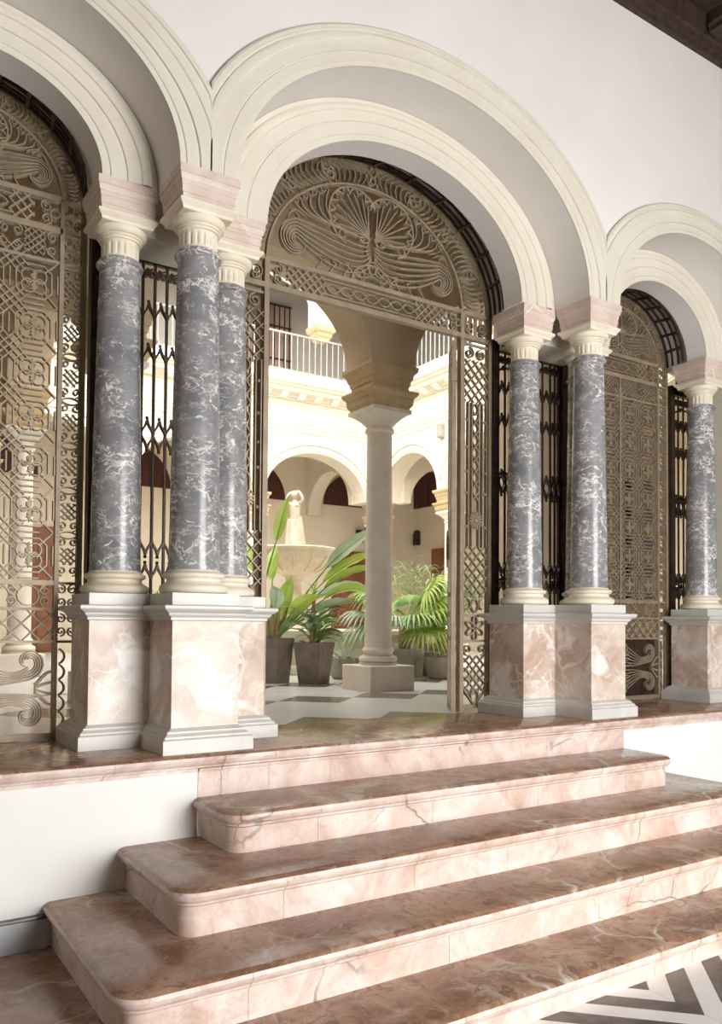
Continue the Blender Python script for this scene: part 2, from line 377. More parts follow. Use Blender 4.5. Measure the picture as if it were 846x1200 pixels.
step(-.518, .169, -.68, 3.31, Y3, Y2 + .034, YW, [.55, 1.36, 2.3])
step(-.687, .119, 0, 0, Y4, Y3 + .034, YW, [-2.4, -.55, .35, 1.33, 2.15, 3.2, 5.0], ends=False)
for a, b in ((-2.4, -.60), (3.24, 5.0)):       # floor of the lowest step beside the stairs
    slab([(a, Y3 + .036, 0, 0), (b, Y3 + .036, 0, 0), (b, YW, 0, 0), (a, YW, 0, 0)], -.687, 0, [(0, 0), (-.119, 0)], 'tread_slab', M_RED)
# landing slabs with the same nosing, the riser below it faced in marble between the flights' ends
js = [-4.2, -2.3, -1.35, -.42, .30, 1.22, 2.03, 2.95, 4.2, 5.6, 9.0]
for a, b in zip(js[:-1], js[1:]):
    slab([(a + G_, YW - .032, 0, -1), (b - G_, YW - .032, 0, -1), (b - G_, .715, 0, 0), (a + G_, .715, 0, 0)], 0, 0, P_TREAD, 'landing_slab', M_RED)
for a, b in ((-.057, .279), (.279, 1.2), (1.2, 2.024), (2.024, 2.685)):
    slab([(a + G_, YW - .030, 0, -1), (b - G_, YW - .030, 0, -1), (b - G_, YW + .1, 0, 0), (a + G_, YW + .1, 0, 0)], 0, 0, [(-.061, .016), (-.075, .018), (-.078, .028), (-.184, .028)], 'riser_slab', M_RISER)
wl = struct(box(-4.2, -.058, YW, YW + .06, -.806, -.061).build('wall_lower_left', M_DADO))
box(-4.2, -.06, YW - .006, YW, -.076, -.061).build('cap_strip', M_RISER, wl)
wr = struct(box(2.686, 9.0, YW, YW + .06, -.806, -.061).build('wall_lower_right', M_DADO))
box(2.69, 9.0, YW - .006, YW, -.076, -.061).build('cap_strip', M_RISER, wr)
struct(box(-.058, 2.686, YW + .101, YW + .16, -.806, -.062).build('wall_stair_core', M_DADO))
bl = struct(box(-4.2, -.665, YW - .014, YW - .0005, -.687, -.575).build('baseboard_left', M_GSKIRT))
m = MB(); m.loft([[(x, y, z) for y, z in ((YW, -.575), (YW - .016, -.575), (YW - .022, -.569), (YW - .020, -.562), (YW, -.560))] for x in (-4.2, -.665)]); m.build('dark_cap', M_DARKT, bl)
struct(box(3.34, 9.0, YW - .014, YW - .0005, -.687, -.575).build('baseboard_right', M_GSKIRT))

# ------------------------------------------------------------------ grey marble columns on pedestals
def make_column(loc, label):
    t = thing('marble_column', label, 'column', loc, 'grey marble columns of the arcade'); LOCAL.add(t.name)
    h = .2076
    m = MB(); m.sq(0, 0, [(h, 0), (h, .060), (h - .006, .064), (h - .010, .066), (h - .012, .074), (h - .020, .080), (h - .027, .086), (h - .029, .094), (h - .038, .098), (h - .046, .104), (.157, .106)]); m.build('pedestal_base', M_WHITE, t)
    m = MB(); m.sq(0, 0, [(.155, .106), (.155, .568)]); m.build('pedestal_die', M_DIE, t)
    m = MB(); m.sq(0, 0, [(.158, .568), (.165, .572), (.165, .582), (.172, .588), (.178, .594), (.180, .602), (.188, .606), (.196, .612), (.203, .617), (.2055, .622), (.2055, .632), (.199, .636)]); m.build('pedestal_cornice', M_WHITE, t)
    m = MB(); m.sq(0, 0, [(.157, .636), (.157, .690)]); m.build('plinth', M_WHITE, t)
    b = [(.150, .690)]
    for i in range(9): a = -pi / 2 + pi * i / 8; b.append((.136 + .020 * cos(a), .712 + .022 * sin(a)))
    b += [(.134, .738), (.126, .741), (.122, .748), (.123, .756), (.128, .760)]
    for i in range(7): a = -pi / 2 + pi * i / 6; b.append((.126 + .014 * cos(a), .773 + .013 * sin(a)))
    b += [(.124, .787), (.119, .792), (.117, .797)]
    m = MB(); m.lathe(0, 0, b, 48); m.build('column_base', M_CREAM, t, 40)
    s = [(.1175, .797), (.1165, .812)]
    for i in range(1, 12): k = i / 11; s.append((.1145 - .0215 * k ** 1.35, .812 + (2.215 - .812) * k))
    s += [(.0945, 2.222), (.100, 2.226)]
    for i in range(7): a = -pi / 2 + pi * i / 6; s.append((.100 + .0085 * cos(a), 2.2365 + .0085 * sin(a)))
    s += [(.098, 2.247), (.0975, 2.256), (.090, 2.262)]
    m = MB(); m.lathe(0, 0, s, 48); m.build('shaft', M_GREY, t, 40)
    N = 120; rings = []
    for z, e in ((2.262, 0), (2.270, 0), (2.275, .7), (2.281, 1), (2.318, 1), (2.325, .7), (2.330, 0), (2.342, 0)):
        rings.append([((.087 - .0065 * e * max(0, sin(18 * a)) ** .6) * cos(a), (.087 - .0065 * e * max(0, sin(18 * a)) ** .6) * sin(a), z) for a in [2 * pi * i / N for i in range(N)]])
    m = MB(); m.loft(rings)
    e = [(.088, 2.342), (.096, 2.344), (.098, 2.350), (.095, 2.355), (.102, 2.357), (.104, 2.362), (.101, 2.366)]
    for i in range(7): a = -pi / 2 + pi / 2 * i / 6; e.append((.104 + .018 * cos(a), 2.392 + .025 * sin(a)))
    e += [(.121, 2.398)]
    m.lathe(0, 0, e, 48); m.build('fluted_capital', M_CREAM, t, 35)
    m = MB(); m.sq(0, 0, [(.117, 2.398), (.120, 2.402), (.122, 2.412), (.130, 2.420), (.135, 2.425), (.138, 2.428), (.138, 2.440), (.126, 2.4405)]); m.build('abacus', M_CREAM, t)
    m = MB(); m.sq(0, 0, [(.119, 2.4405), (.122, 2.450), (.122, 2.466), (.126, 2.468), (.127, 2.500), (.130, 2.503), (.130, 2.520), (.134, 2.524), (.138, 2.536), (.139, 2.548), (.143, 2.550), (.143, 2.587)]); m.build('impost_block', M_IMPOST, t)
    return t
yf_, yr_ = .2076, .2076 + D
col0 = make_column((0, yf_, 0), 'grey veined marble column standing foremost in the left cluster of three')
for x, y, lb in ((-SX, yr_, 'grey veined marble column set back beside the left scrollwork gate'),
                 (SX, yr_, 'grey veined marble column half hidden behind the foremost left column'),
                 (S - SX, yr_, 'grey veined marble column beside the open doorway on its right'),
                 (S, yf_, 'grey veined marble column standing foremost in the right cluster'),
                 (S + SX, yr_, 'grey veined marble column hidden behind the foremost right column'),
                 (S + S2, yr_, 'grey veined marble column farthest right at the frame edge')):
    copy_tree(col0, (x, y, 0), lb)
# ------------------------------------------------------------------ wrought-iron gates
def spiral(cx, cz, r0, r1, turns, a0, n=26):
    """from the outer radius r0 at angle a0 inwards to r1"""
    return [(cx + (r0 + (r1 - r0) * (i / n) ** .85) * cos(a0 + 2 * pi * turns * i / n), cz + (r0 + (r1 - r0) * (i / n) ** .85) * sin(a0 + 2 * pi * turns * i / n)) for i in range(n + 1)]
def bez(p0, p1, p2, p3, n=12):
    return [tuple((1 - t) ** 3 * p0[k] + 3 * (1 - t) ** 2 * t * p1[k] + 3 * (1 - t) * t * t * p2[k] + t ** 3 * p3[k] for k in (0, 1)) for t in [i / n for i in range(n + 1)]]
def circ(cx, cz, r, n=14, a0=0, a1=2 * pi):
    return [(cx + r * cos(a0 + (a1 - a0) * i / n), cz + r * sin(a0 + (a1 - a0) * i / n)) for i in range(n + 1)]
def ellarc(cx, a, b, zs, n=40, t0=pi, t1=0):
    return [(cx + a * cos(t0 + (t1 - t0) * i / n), zs + b * sin(t0 + (t1 - t0) * i / n)) for i in range(n + 1)]
BW, B0, B1 = .0065, GY - .014, GY + .012
def st_(m, pts, w=BW, y0=None, y1=None):
    j = random.uniform(-.0022, .0022)
    m.strip(pts, w, B0 + j if y0 is None else y0, B1 + j if y1 is None else y1)
def lattice(m, x0, x1, z0, z1, p, w=BW * .85):
    """diagonal crossing bars clipped to a rectangle"""
    for sgn in (1, -1):
        k0 = int((x0 - (z1 if sgn > 0 else -z0)) / p) - 2
        for k in range(k0, k0 + int((x1 - x0 + z1 - z0) / p) + 5):
            c = k * p                                   # x - sgn*z = c
            za, zb = (x0 - c) * sgn, (x1 - c) * sgn
            lo, hi_ = max(z0, min(za, zb)), min(z1, max(za, zb))
            if hi_ - lo > .006:
                off = 0 if sgn > 0 else .002
                m.strip([(c + sgn * lo, lo), (c + sgn * hi_, hi_)], w, B0 + off, B1 - .004 + off)
def cscroll(m, x, z, r, flip=1, up=1, w=BW):
    st_(m, spiral(x, z, r, r * .25, 1.4, pi / 2 * up if flip > 0 else pi / 2 * up, 16) if flip > 0 else [(2 * x - a, b) for a, b in spiral(x, z, r, r * .25, 1.4, pi / 2 * up, 16)], w)

def lunette(par, cx, ao, bo, ai, bi, zs, rich=True):
    """arched screen: two palmettes, long waves running into volutes and a ring of feathers"""
    X = lambda u, v: (cx + u * ai, zs + v * bi)
    fr = MB(); st_(fr, ellarc(cx, ao, bo, zs), .022, GY - .02, GY + .02); fr.build('arch_frame', M_GATE, par)
    fr = MB(); st_(fr, ellarc(cx, ai, bi, zs), .013, GY - .016, GY + .012); fr.build('inner_arc', M_GATE, par)
    w = .0075 if rich else .0055
    for s_ in (1, -1):
        m = MB()
        Y = lambda pts: [X(s_ * u, v) for u, v in pts]
        vx, vz, nst = .735, .245, 6
        for k in range(nst):                            # long strands leaving the stem and wrapping round the volute
            r = .035 + .030 * k
            c = bez((.020, .26 + .03 * k), (.03 + .012 * k, .06 + .055 * k), (.36, -.02 + .092 * k), (vx, vz + r * 1.15), 14)
            sp = [(2 * vx - u, v) for u, v in spiral(vx, vz, r, max(.012, r * .45), .45 + .05 * k, pi / 2, 20)]
            sp = [(u, vz + (v - vz) * 1.15) for u, v in sp]
            st_(m, Y(c + sp[1:]), w)
        for k in range(4):                              # plumes rising on the flank of the palmette
            c = bez((.10 + .06 * k, .47 + .008 * k), (.34 + .07 * k, .46 + .02 * k), (.54 + .05 * k, .58 - .01 * k), (.44 + .085 * k, .84 - .065 * k))
            st_(m, Y(c), w); st_(m, Y(spiral(.485 + .085 * k, .835 - .065 * k, .045, .012, -1.2, pi, 12)), w * .8)
        for k in range(3): st_(m, Y(bez((.62 + .05 * k, .52 - .02 * k), (.68 + .04 * k, .56), (.72 + .04 * k, .56 - .02 * k), (.76 + .03 * k, .62 - .09 * k))), w * .8)
        m.build('wave_scrollwork', M_GATE, par, stuff=True)
        m = MB()
        fx, fz, R1 = .185, .655, .185                    # palmette: a scalloped shell with ribs inside a curling outer rim
        rim = [(fx + R1 * 1.34 * cos(t), fz + R1 * 1.62 * sin(t)) for t in [-1.25 + 3.85 * i / 26 for i in range(27)]]
        st_(m, Y(rim + [(2 * (.03) - .0 - u * 0 + .0, v) for u, v in []]), w * 1.3)
        for k in range(9):
            t = -1.15 + 3.75 * (k + .5) / 9; ex, ez = fx + R1 * cos(t), fz + R1 * 1.25 * sin(t)
            st_(m, Y(bez((.03, .46 + .012 * k), (.05 + (ex - .05) * .25, .53 + .006 * k), (ex * .75 + .01, ez * .8 + .11), (ex, ez), 9)), w * .9)
            sc = [(fx + (R1 + .055 * sin(pi * q)) * cos(t + (q - .5) * .41), fz + (R1 * 1.25 + .07 * sin(pi * q)) * sin(t + (q - .5) * .41)) for q in [i / 8 for i in range(9)]]
            st_(m, Y(sc), w * .9)
        st_(m, Y(bez((.02, .50), (.03, .42), (.10, .40), (.13, .45)) + spiral(.105, .455, .03, .01, 1, 0, 8)[1:]), w)
        m.build('palmette', M_GATE, par, stuff=True)
        m = MB()                                        # dry scrolls along the sill
        for k in range(3):
            u = .30 + .13 * k; st_(m, Y([(u, .01), (u - .05, .10), (u - .075, .15)] + spiral(u - .05, .155, .028, .008, 1, pi, 8)), w * .9)
        st_(m, Y(bez((.17, .02), (.22, .16), (.30, .17), (.33, .13))), w * .9)
        m.build('sill_scroll', M_GATE, par, stuff=True)
    m = MB()
    st_(m, [X(u, v) for u, v in circ(0, 0, .21, 16, 0, pi)], w); st_(m, [X(u, v) for u, v in circ(0, 0, .10, 12, 0, pi)], w * .8)
    for k in range(7):
        a = pi * (k + .5) / 7; st_(m, [X(u, v * 1.1) for u, v in circ(.155 * cos(a), .155 * sin(a), .042, 10)], w * .8)
    for s_ in (1, -1):
        st_(m, [X(s_ * u, v) for u, v in bez((0, .24), (.07, .30), (.085, .36), (.02, .48))], w)
    m.build('sill_rosette', M_GATE, par, stuff=True)
    m = MB()                                            # ring of feather tufts between the two arcs
    ng = 8
    for g in range(ng):
        tc = pi * (g + .5) / ng; sd = 1 if g % 2 else -1
        for k in range(8):
            t = tc + (k - 3.5) * .032 * (1.5 if rich else 1.4)
            bnd = .10 * sd * (k - 3.5) / 3.5
            def P(f, dt): return (cx + (ai + (ao - ai) * f) * cos(t + dt), zs + (bi + (bo - bi) * f) * sin(t + dt))
            st_(m, [P(.10 + .05 * abs(k - 3.5) / 3.5, -.02 * sd), P(.35, .012 * sd), P(.60, .012 * sd), P(.82 - .02 * abs(k - 3.5), -.02 * sd), P(.88 - .03 * abs(k - 3.5), -.045 * sd)], w * .8)
        t = pi * (g + 1) / ng
        if g < ng - 1:
            for f, rr in ((.35, .022), (.68, .028)):
                st_(m, circ(cx + (ai + (ao - ai) * f) * cos(t), zs + (bi + (bo - bi) * f) * sin(t), rr * (ao / .97) ** .5, 9), w * .8)
            st_(m, [(cx + (ai + (ao - ai) * f) * cos(t + dt), zs + (bi + (bo - bi) * f) * sin(t + dt)) for f, dt in ((.05, -.03), (.5, -.055), (.95, -.01))], w * .7)
            st_(m, [(cx + (ai + (ao - ai) * f) * cos(t + dt), zs + (bi + (bo - bi) * f) * sin(t + dt)) for f, dt in ((.05, .03), (.5, .055), (.95, .01))], w * .7)
    m.build('feather_ring', M_GATE, par, stuff=True)
    # projecting hood of iron hoops between the reveal and the screen
    for y, da in ((.548, -.045), (.60, -.030), (.66, -.018), (.715, -.006)):
        m = MB(); m.tube([(x, y, z) for x, z in ellarc(cx, ao + da, bo + da, zs, 32)], .009, 5); m.build('hood_hoop', M_IRON, par, 60)
    for k in range(1, 12):
        t = pi * k / 12; m = MB()
        m.tube([(cx + (ao - .045 + q * .045) * cos(t), .545 + q * .19, zs + (bo - .045 + q * .045) * sin(t)) for q in (0, .5, 1)], .012, 5)
        m.build('hood_strap', M_IRON, par)

def rails(par, name, x0, x1, zw, d, mat=None):
    for z, w in zw:
        m = MB(); m.strip([(x0, z), (x1, z)], w, GY - d, GY + d); m.build(name, mat or M_GATE, par)
def transom(par, cx, hw, z0, z1, name='transom'):
    rails(par, 'transom_rail', cx - hw, cx + hw, ((z0, .030), (z1, .026)), .018)
    m = MB(); a, b = z0 + .012, z1 - .011; h = b - a; mid = (a + b) / 2
    lw = hw * .45
    n = max(4, int(lw * 2 / .085)); p = lw * 2 / n
    for k in range(n):                                  # chain of pointed loops
        x0 = cx - lw + k * p
        st_(m, bez((x0, mid), (x0 + p * .3, mid + h * .26), (x0 + p * .7, mid + h * .26), (x0 + p, mid), 8)); st_(m, bez((x0, mid), (x0 + p * .3, mid - h * .26), (x0 + p * .7, mid - h * .26), (x0 + p, mid), 8))
    for dz in (.33,):
        for s_ in (1, -1): st_(m, [(cx - lw * 1.12, mid + s_ * h * dz), (cx + lw * 1.12, mid + s_ * h * dz)])
    for s_ in (1, -1):
        xa, xb = sorted((cx + s_ * lw * 1.02, cx + s_ * (hw - .13)))
        lattice(m, xa, xb, a, b, .052, .008)
        for q in (.03, -.03): st_(m, spiral(cx + s_ * (hw - .075), mid + q, .03, .008, 1.4 * s_, pi / 2 * (1 if q > 0 else -1), 14))
        st_(m, circ(cx + s_ * (hw - .035), mid, .022, 10))
    m.build('transom_scrollwork', M_GATE, par, stuff=True)

def knob(m, x, z): m.ball((x, GY - .01, z), .011, 7, 5)
def leafy(m, x, z, h, s_=1):
    st_(m, bez((x, z), (x + s_ * h * .5, z + h * .25), (x + s_ * h * .4, z + h * .8), (x, z + h), 8))

# --- centre gateway
gc = thing('iron_gateway', 'bronze coloured iron gateway with arched scrollwork screen over the open doorway', 'gate', (CXC, GY, 0))
HWc, PX = .945, .706
lunette(gc, CXC, HWc, .745, PX, .595, 2.60)
transom(gc, CXC, PX, 2.445, 2.60)
for s_ in (1, -1): rails(gc, 'side_transom_rail', CXC + s_ * (PX + .012), CXC + s_ * (HWc - .01), ((2.445, .030), (2.60, .026)), .018)
for s_ in (1, -1):
    for x, w in ((PX, .030), (HWc, .026)):
        m = MB(); m.box(CXC + s_ * x - w / 2, CXC + s_ * x + w / 2, GY - .02, GY + .02, .001, 2.60); m.build('post', M_GATE, gc)
    x0, x1 = sorted((CXC + s_ * (PX + .016), CXC + s_ * (HWc - .014))); xc = (x0 + x1) / 2; hw = (x1 - x0) / 2
    rails(gc, 'side_rail', x0, x1, ((.455, .014), (.62, .016), (.03, .024), (2.40, .014)), .009)
    m = MB()
    lattice(m, x0, x1, 2.02, 2.30, .068); lattice(m, x0, x1, .74, 1.07, .072); lattice(m, x0 + .02, x1 - .02, .13, .36, .060)
    for q in (1, -1):
        st_(m, spiral(xc + q * .05, 2.345, .04, .01, 1.5 * q, pi / 2, 16)); st_(m, spiral(xc + q * .055, 2.52, .045, .012, 1.5 * q, -pi / 2, 16)); st_(m, spiral(xc + q * .05, 2.49, .03, .008, 1.4 * -q, pi / 2, 14))
        for k, xx in enumerate((.095, .062, .030)): st_(m, [(xc + q * xx, 1.07 + .0 * k), (xc + q * xx, 2.02)])
        for z in (1.2, 1.42, 1.56, 1.72, 1.90): knob(m, xc + q * .078, z)
        for k in range(7):
            z0 = 1.36 + k * .082; st_(m, bez((xc + q * .028, z0), (xc + q * .028, z0 + .03), (xc - q * .028, z0 + .052), (xc - q * .028, z0 + .082), 7))
        leafy(m, xc, 1.94, .075, q); leafy(m, xc, .64, .09, q); leafy(m, xc, .05, .09, q); leafy(m, xc + q * .06, .66, .07, -q)
        st_(m, bez((xc, .02), (xc + q * .03, .10), (xc + q * .10, .10), (xc + q * .10, .19), 9)); st_(m, spiral(xc + q * .06, .40, .04, .01, 1.3 * q, -pi / 2, 14))
    for k in range(8):                                  # flower boss and the six petalled rosette below it
        a = 2 * pi * k / 8; st_(m, [(xc + .012 * cos(a), 1.245 + .012 * sin(a)), (xc + .055 * cos(a + .22), 1.245 + .055 * sin(a + .22)), (xc + .055 * cos(a - .22), 1.245 + .055 * sin(a - .22)), (xc + .012 * cos(a), 1.245 + .012 * sin(a))], .010, GY - .02, GY)
    m.ball((xc, GY - .012, 1.245), .018, 8, 6)
    for k in range(6):
        a = pi * k / 3 + pi / 6; c = (xc + .045 * cos(a), .538 + .045 * sin(a))
        st_(m, [(c[0] + .034 * cos(a) * cos(t) - .018 * sin(a) * sin(t), c[1] + .034 * sin(a) * cos(t) + .018 * cos(a) * sin(t)) for t in [2 * pi * i / 10 for i in range(11)]], .008)
    m.build('side_scrollwork', M_GATE, gc, stuff=True)
# open leaves, folded back against the side panels
def open_leaf(hx, dx, dy, name):
    m = MB(); L = .26; n = hypot(dx, dy); dx, dy = dx / n, dy / n
    P = lambda u, v, z: (hx + dx * u - dy * v, GY + .03 + dy * u + dx * v, z)
    def bx(u0, u1, v0, v1, z0, z1):
        m.add([P(u, v, z) for z in (z0, z1) for v in (v0, v1) for u in (u0, u1)], [(0, 2, 3, 1), (4, 5, 7, 6), (0, 1, 5, 4), (2, 6, 7, 3), (0, 4, 6, 2), (1, 3, 7, 5)])
    bx(0, .028, -.014, .014, .006, 2.42); bx(L - .028, L, -.014, .014, .006, 2.42)
    for z in (.006, .46, .62, .75, 2.30, 2.39): bx(.028, L - .028, -.011, .011, z, z + .026)
    for k in range(1, 4): u = .028 + (L - .056) * k / 4; bx(u - .005, u + .005, -.007, .007, .03, 2.4)
    bx(L, L + .016, -.02, .02, .95, 1.20); bx(L - .05, L + .01, -.024, .024, 1.0, 1.16)
    for z in (.30, 1.3, 2.15): bx(-.012, .03, -.018, .018, z, z + .09)
    o = m.build('gate_leaf', M_GATE, gc)
open_leaf(CXC + PX - .028, .55, .83, 'r'); open_leaf(CXC - PX - .01, -.75, .66, 'l')

# --- side gates with octagon and rosette lattice
def small_gate(cx, bo, label):
    g = thing('iron_gate', label, 'gate', (cx, GY, 0), 'lattice gates of the side arches'); ho, hp = .553, .448
    lunette(g, cx, ho, bo, .448, bo * .79, 2.60, False); transom(g, cx, hp, 2.445, 2.60)
    for s_ in (1, -1):
        for x, w in ((hp, .020), (ho, .024)):
            m = MB(); m.box(cx + s_ * x - w / 2, cx + s_ * x + w / 2, GY - .018, GY + .018, .001, 2.60); m.build('post', M_GATE, g)
        x0, x1 = sorted((cx + s_ * (hp + .012), cx + s_ * (ho - .013))); xc = (x0 + x1) / 2
        m = MB()
        for z in (.465, .62, .745, 2.29, 2.44, .02): st_(m, [(x0, z), (x1, z)], .012)
        z = .76
        while z < 2.2:
            lattice(m, x0 + .006, x1 - .006, z + .075, z + .155, .030, .0048)
            for q in (1, -1):
                st_(m, spiral(xc + q * .026, z + .045, .024, .006, 1.4 * q, -pi / 2, 12), .005); st_(m, spiral(xc + q * .026, z + .185, .024, .006, 1.4 * -q, pi / 2, 12), .005)
                st_(m, bez((xc - .045, z + .217), (xc - .02, z + .217 + q * .022), (xc + .02, z + .217 + q * .022), (xc + .045, z + .217), 7), .005)
            z += .217
        for zz, hh in ((2.30, .13), (2.46, .13), (.63, .11), (.475, .14)):
            for q in (1, -1):
                for v in (1, -1): st_(m, spiral(xc + q * .026, zz + hh / 2 + v * .03, .024, .006, 1.3 * q * v, pi / 2 * v, 12), .005)
        for k in range(5):
            zz = .06 + k * .075; leafy(m, xc - s_ * .03, zz, .07, s_)
        m.build('side_scrollwork', M_GATE, g, stuff=True)
    rails(g, 'rail', cx - hp, cx + hp, ((.018, .030), (.465, .012), (.62, .014), (.745, .024), (2.29, .014)), .014)
    P = .215; x0, x1, z0, z1 = cx - .43, cx + .43, .765, .765 + 7 * .217
    m = MB(); w = .0066
    for i in range(4):
        for j in range(7):
            x = x0 + (i + .5) * P; z = z0 + (j + .5) * .217; r = .080; c = .046
            st_(m, [(x - c, z - r), (x + c, z - r), (x + r, z - c), (x + r, z + c), (x + c, z + r), (x - c, z + r), (x - r, z + c), (x - r, z - c), (x - c, z - r)], w)
    for i in range(5):                                  # crossing bars in the corners, and the bar between each pair of octagons
        for j in range(8):
            x = x0 + i * P; z = z0 + j * .217; e = .062
            for sg in (1, -1):
                for o in (-.040, 0, .040):
                    a, b = (x - e + o / 2, z - sg * (e + o / 2) + sg * o), (x + e + o / 2, z + sg * (e - o / 2) + sg * 0)
                    pa, pb = (x - e / 1 + o / 2, z - sg * e - sg * o / 2), (x + e + o / 2, z + sg * e - sg * o / 2)
                    if min(pa[0], pb[0]) > x0 - .012 and max(pa[0], pb[0]) < x1 + .012: st_(m, [pa, pb], w * .9, B0 + .002 * sg, B1 + .002 * sg)
                    else:
                        q = (x, z) if o == 0 else None
                        if q: st_(m, [q, pb if i == 0 else pa], w * .9)
            if j < 7: st_(m, [(x, z + e), (x, z + .217 - e)], w)
            if i < 4: st_(m, [(x + e, z), (x + P - e, z)], w)
    m.build('octagon_lattice', M_GATE, g, stuff=True)
    m = MB()
    for i in range(4):
        for j in range(7):
            x = x0 + (i + .5) * P; z = z0 + (j + .5) * .217
            for k in range(4):
                a = pi / 2 * k + pi / 4
                st_(m, circ(x + .036 * cos(a), z + .036 * sin(a), .032, 10), w * .9)
                st_(m, spiral(x + .022 * cos(a + .78), z + .022 * sin(a + .78), .020, .006, 1.1, a, 8), w * .8)
            st_(m, [(x, z - .06), (x, z + .06)], w * .8)
    m.build('rosettes', M_GATE, g, stuff=True)
    m = MB()                                            # cresting and bands
    for k in range(4):
        xa = cx - .43 + k * .215
        lattice(m, xa + .06, xa + .155, 2.31, 2.43, .034, .005)
        for q in (1, -1):
            for v in (1, -1): st_(m, spiral(xa + .1075 + q * .078, 2.37 + v * .034, .026, .007, 1.3 * q * v, pi / 2 * v, 12), .005)
        st_(m, circ(xa + .1075, .683, .048, 12), .005)
        for q in (1, -1):
            for v in (1, -1): st_(m, spiral(xa + .1075 + q * .075, .683 + v * .025, .026, .007, 1.3 * q * v, pi / 2 * v, 12), .005)
    lattice(m, cx - .445, cx + .445, .472, .613, .085, .006)
    m.build('band_scrollwork', M_GATE, g, stuff=True)
    m = MB()                                            # foot panel: strands sweeping into two pairs of volutes
    for s_ in (1, -1):
        for v in (1, -1):
            zc = .245
            for k in range(6):
                r = .085 - .012 * k; vx, vz = .33, zc + v * .125
                c = bez((0, zc + v * (.012 + .034 * k)), (.10, zc + v * (.012 + .034 * k)), (.17 + .01 * k, zc + v * .012), (vx, vz - v * r), 10)
                if k < 4:
                    sp = spiral(vx, vz, r, max(.012, r * .3), (.9 - .12 * k) * v, -pi / 2 * v, 16); c = c + sp[1:]
                st_(m, [(cx + s_ * u, z) for u, z in c], .0062)
            for k in range(5):
                zz = zc + v * (.03 + .036 * k)
                st_(m, [(cx + s_ * u, zz + dz) for u, dz in ((0, -.011), (.10 - .012 * k, -.011), (.112 - .012 * k, 0), (.10 - .012 * k, .011), (0, .011))], .005)
                m.ball((cx + s_ * (.126 - .012 * k), GY, zz), .009, 6, 4)
        for k in range(4):
            st_(m, bez((cx + s_ * .36, .245 + (k - 1.5) * .012), (cx + s_ * .385, .245 + (k - 1.5) * .02), (cx + s_ * .41, .245 + (k - 1.5) * .055), (cx + s_ * .435, .245 + (k - 1.5) * .052), 6), .012)
    m.build('foot_scrollwork', M_GATE, g, stuff=True)
    m = MB(); m.box(cx - .008, cx + .008, GY - .02, GY - .006, .03, 2.43); m.build('meeting_bar', M_GATE, g)
    if cx > 1: box(cx - hp + .012, cx + hp - .012, GY + .016, GY + .022, .034, .458).build('dark_backing', M_IRON, g)  # dark sheet added to blacken the view through the foot panel
    return g
small_gate(CXL, .465, 'bronze coloured iron gate with octagon lattice, left of the grey columns')
small_gate(CXR, .475, 'bronze coloured iron gate with octagon lattice beneath the right arch')

# --- dark railings closing the piers behind the columns
def pier_grille(x, hw, label, bars):
    g = thing('iron_grille', label, 'grille', (x, GY, 0), 'dark railings between the columns')
    for s_ in (1, -1):
        m = MB(); m.box(x + s_ * hw - .022, x + s_ * hw + .022, GY - .03, GY + .03, .001, 2.47); m.build('post', M_IRON, g)
    for z0, z1, d in ((2.40, 2.46, .03), (.62, .645, .012), (.03, .055, .012)): box(x - hw, x + hw, GY - d, GY + d / 2, z0, z1).build('rail', M_IRON, g)
    for xx in bars:
        m = MB(); m.tube([(xx, GY, .04), (xx, GY, 2.40)], .0085, 6); m.build('bar', M_IRON, g, 60)
    m = MB(); bs = sorted(bars)
    for a, b in zip(bs[:-1], bs[1:]):
        c = (a + b) / 2; d = (b - a) / 2
        for zc, dirs in ((1.52, (1, -1)), (2.12, (1,)), (1.90, (1,)), (.98, (-1,)), (.78, (1,))):
            for v in dirs:
                for q in (1, -1): st_(m, bez((c + q * d, zc), (c + q * d * .9, zc + v * .03), (c + q * d * .3, zc + v * .03), (c, zc + v * .075), 7), .008)
                m.ball((c, GY, zc + v * .085), .010, 6, 4)
        for q in (1, -1): st_(m, spiral(c + q * d * .5, 2.35, .024, .006, 1.3 * q, pi / 2, 12), .008)
    m.build('bar_ornament', M_IRON, g, stuff=True)
    # brackets tying the grille to the columns in front
    m = MB()
    for s_ in (1, -1):
        for z in (.85, 1.55, 2.25):
            m.tube([(x + s_ * hw, GY - .03, z), (x + s_ * (hw - .03), GY - .07, z + .02), (x + s_ * (hw - .07), GY - .11, z)], .008, 5)
            m.ball((x + s_ * (hw - .03), GY - .07, z + .02), .018, 7, 5)
    m.box(x - hw, x + hw, GY - .10, GY - .05, 2.47, 2.53)
    for s_ in (1, -1):
        for k in range(3): m.strip(spiral(x + s_ * (hw - .04 - k * .07), 2.435 + .0 * k, .03, .008, 1.4 * s_, pi / 2, 14), .009, GY - .09, GY - .06)
    m.build('bracket', M_IRON, g, stuff=True)
pier_grille(0, .328, 'dark iron railing between the left cluster of columns', [-.285, -.215, -.15, -.085, -.022, .042, .106, .17, .235, .29])
pier_grille(S, .328, 'dark iron railing between the right cluster of columns', [S + q for q in (-.28, -.22, -.15, -.08, 0, .08, .135, .21, .255, .30)])
pier_grille(CXR + .762, .146, 'dark iron railing behind the farthest right column', [CXR + .762 + q for q in (-.10, -.045, .02, .085)])
#PART3
M_IMP2 = simple('ochre_stone', (.50, .37, .20), (.58, .45, .27), 5, .7, 0, .05)
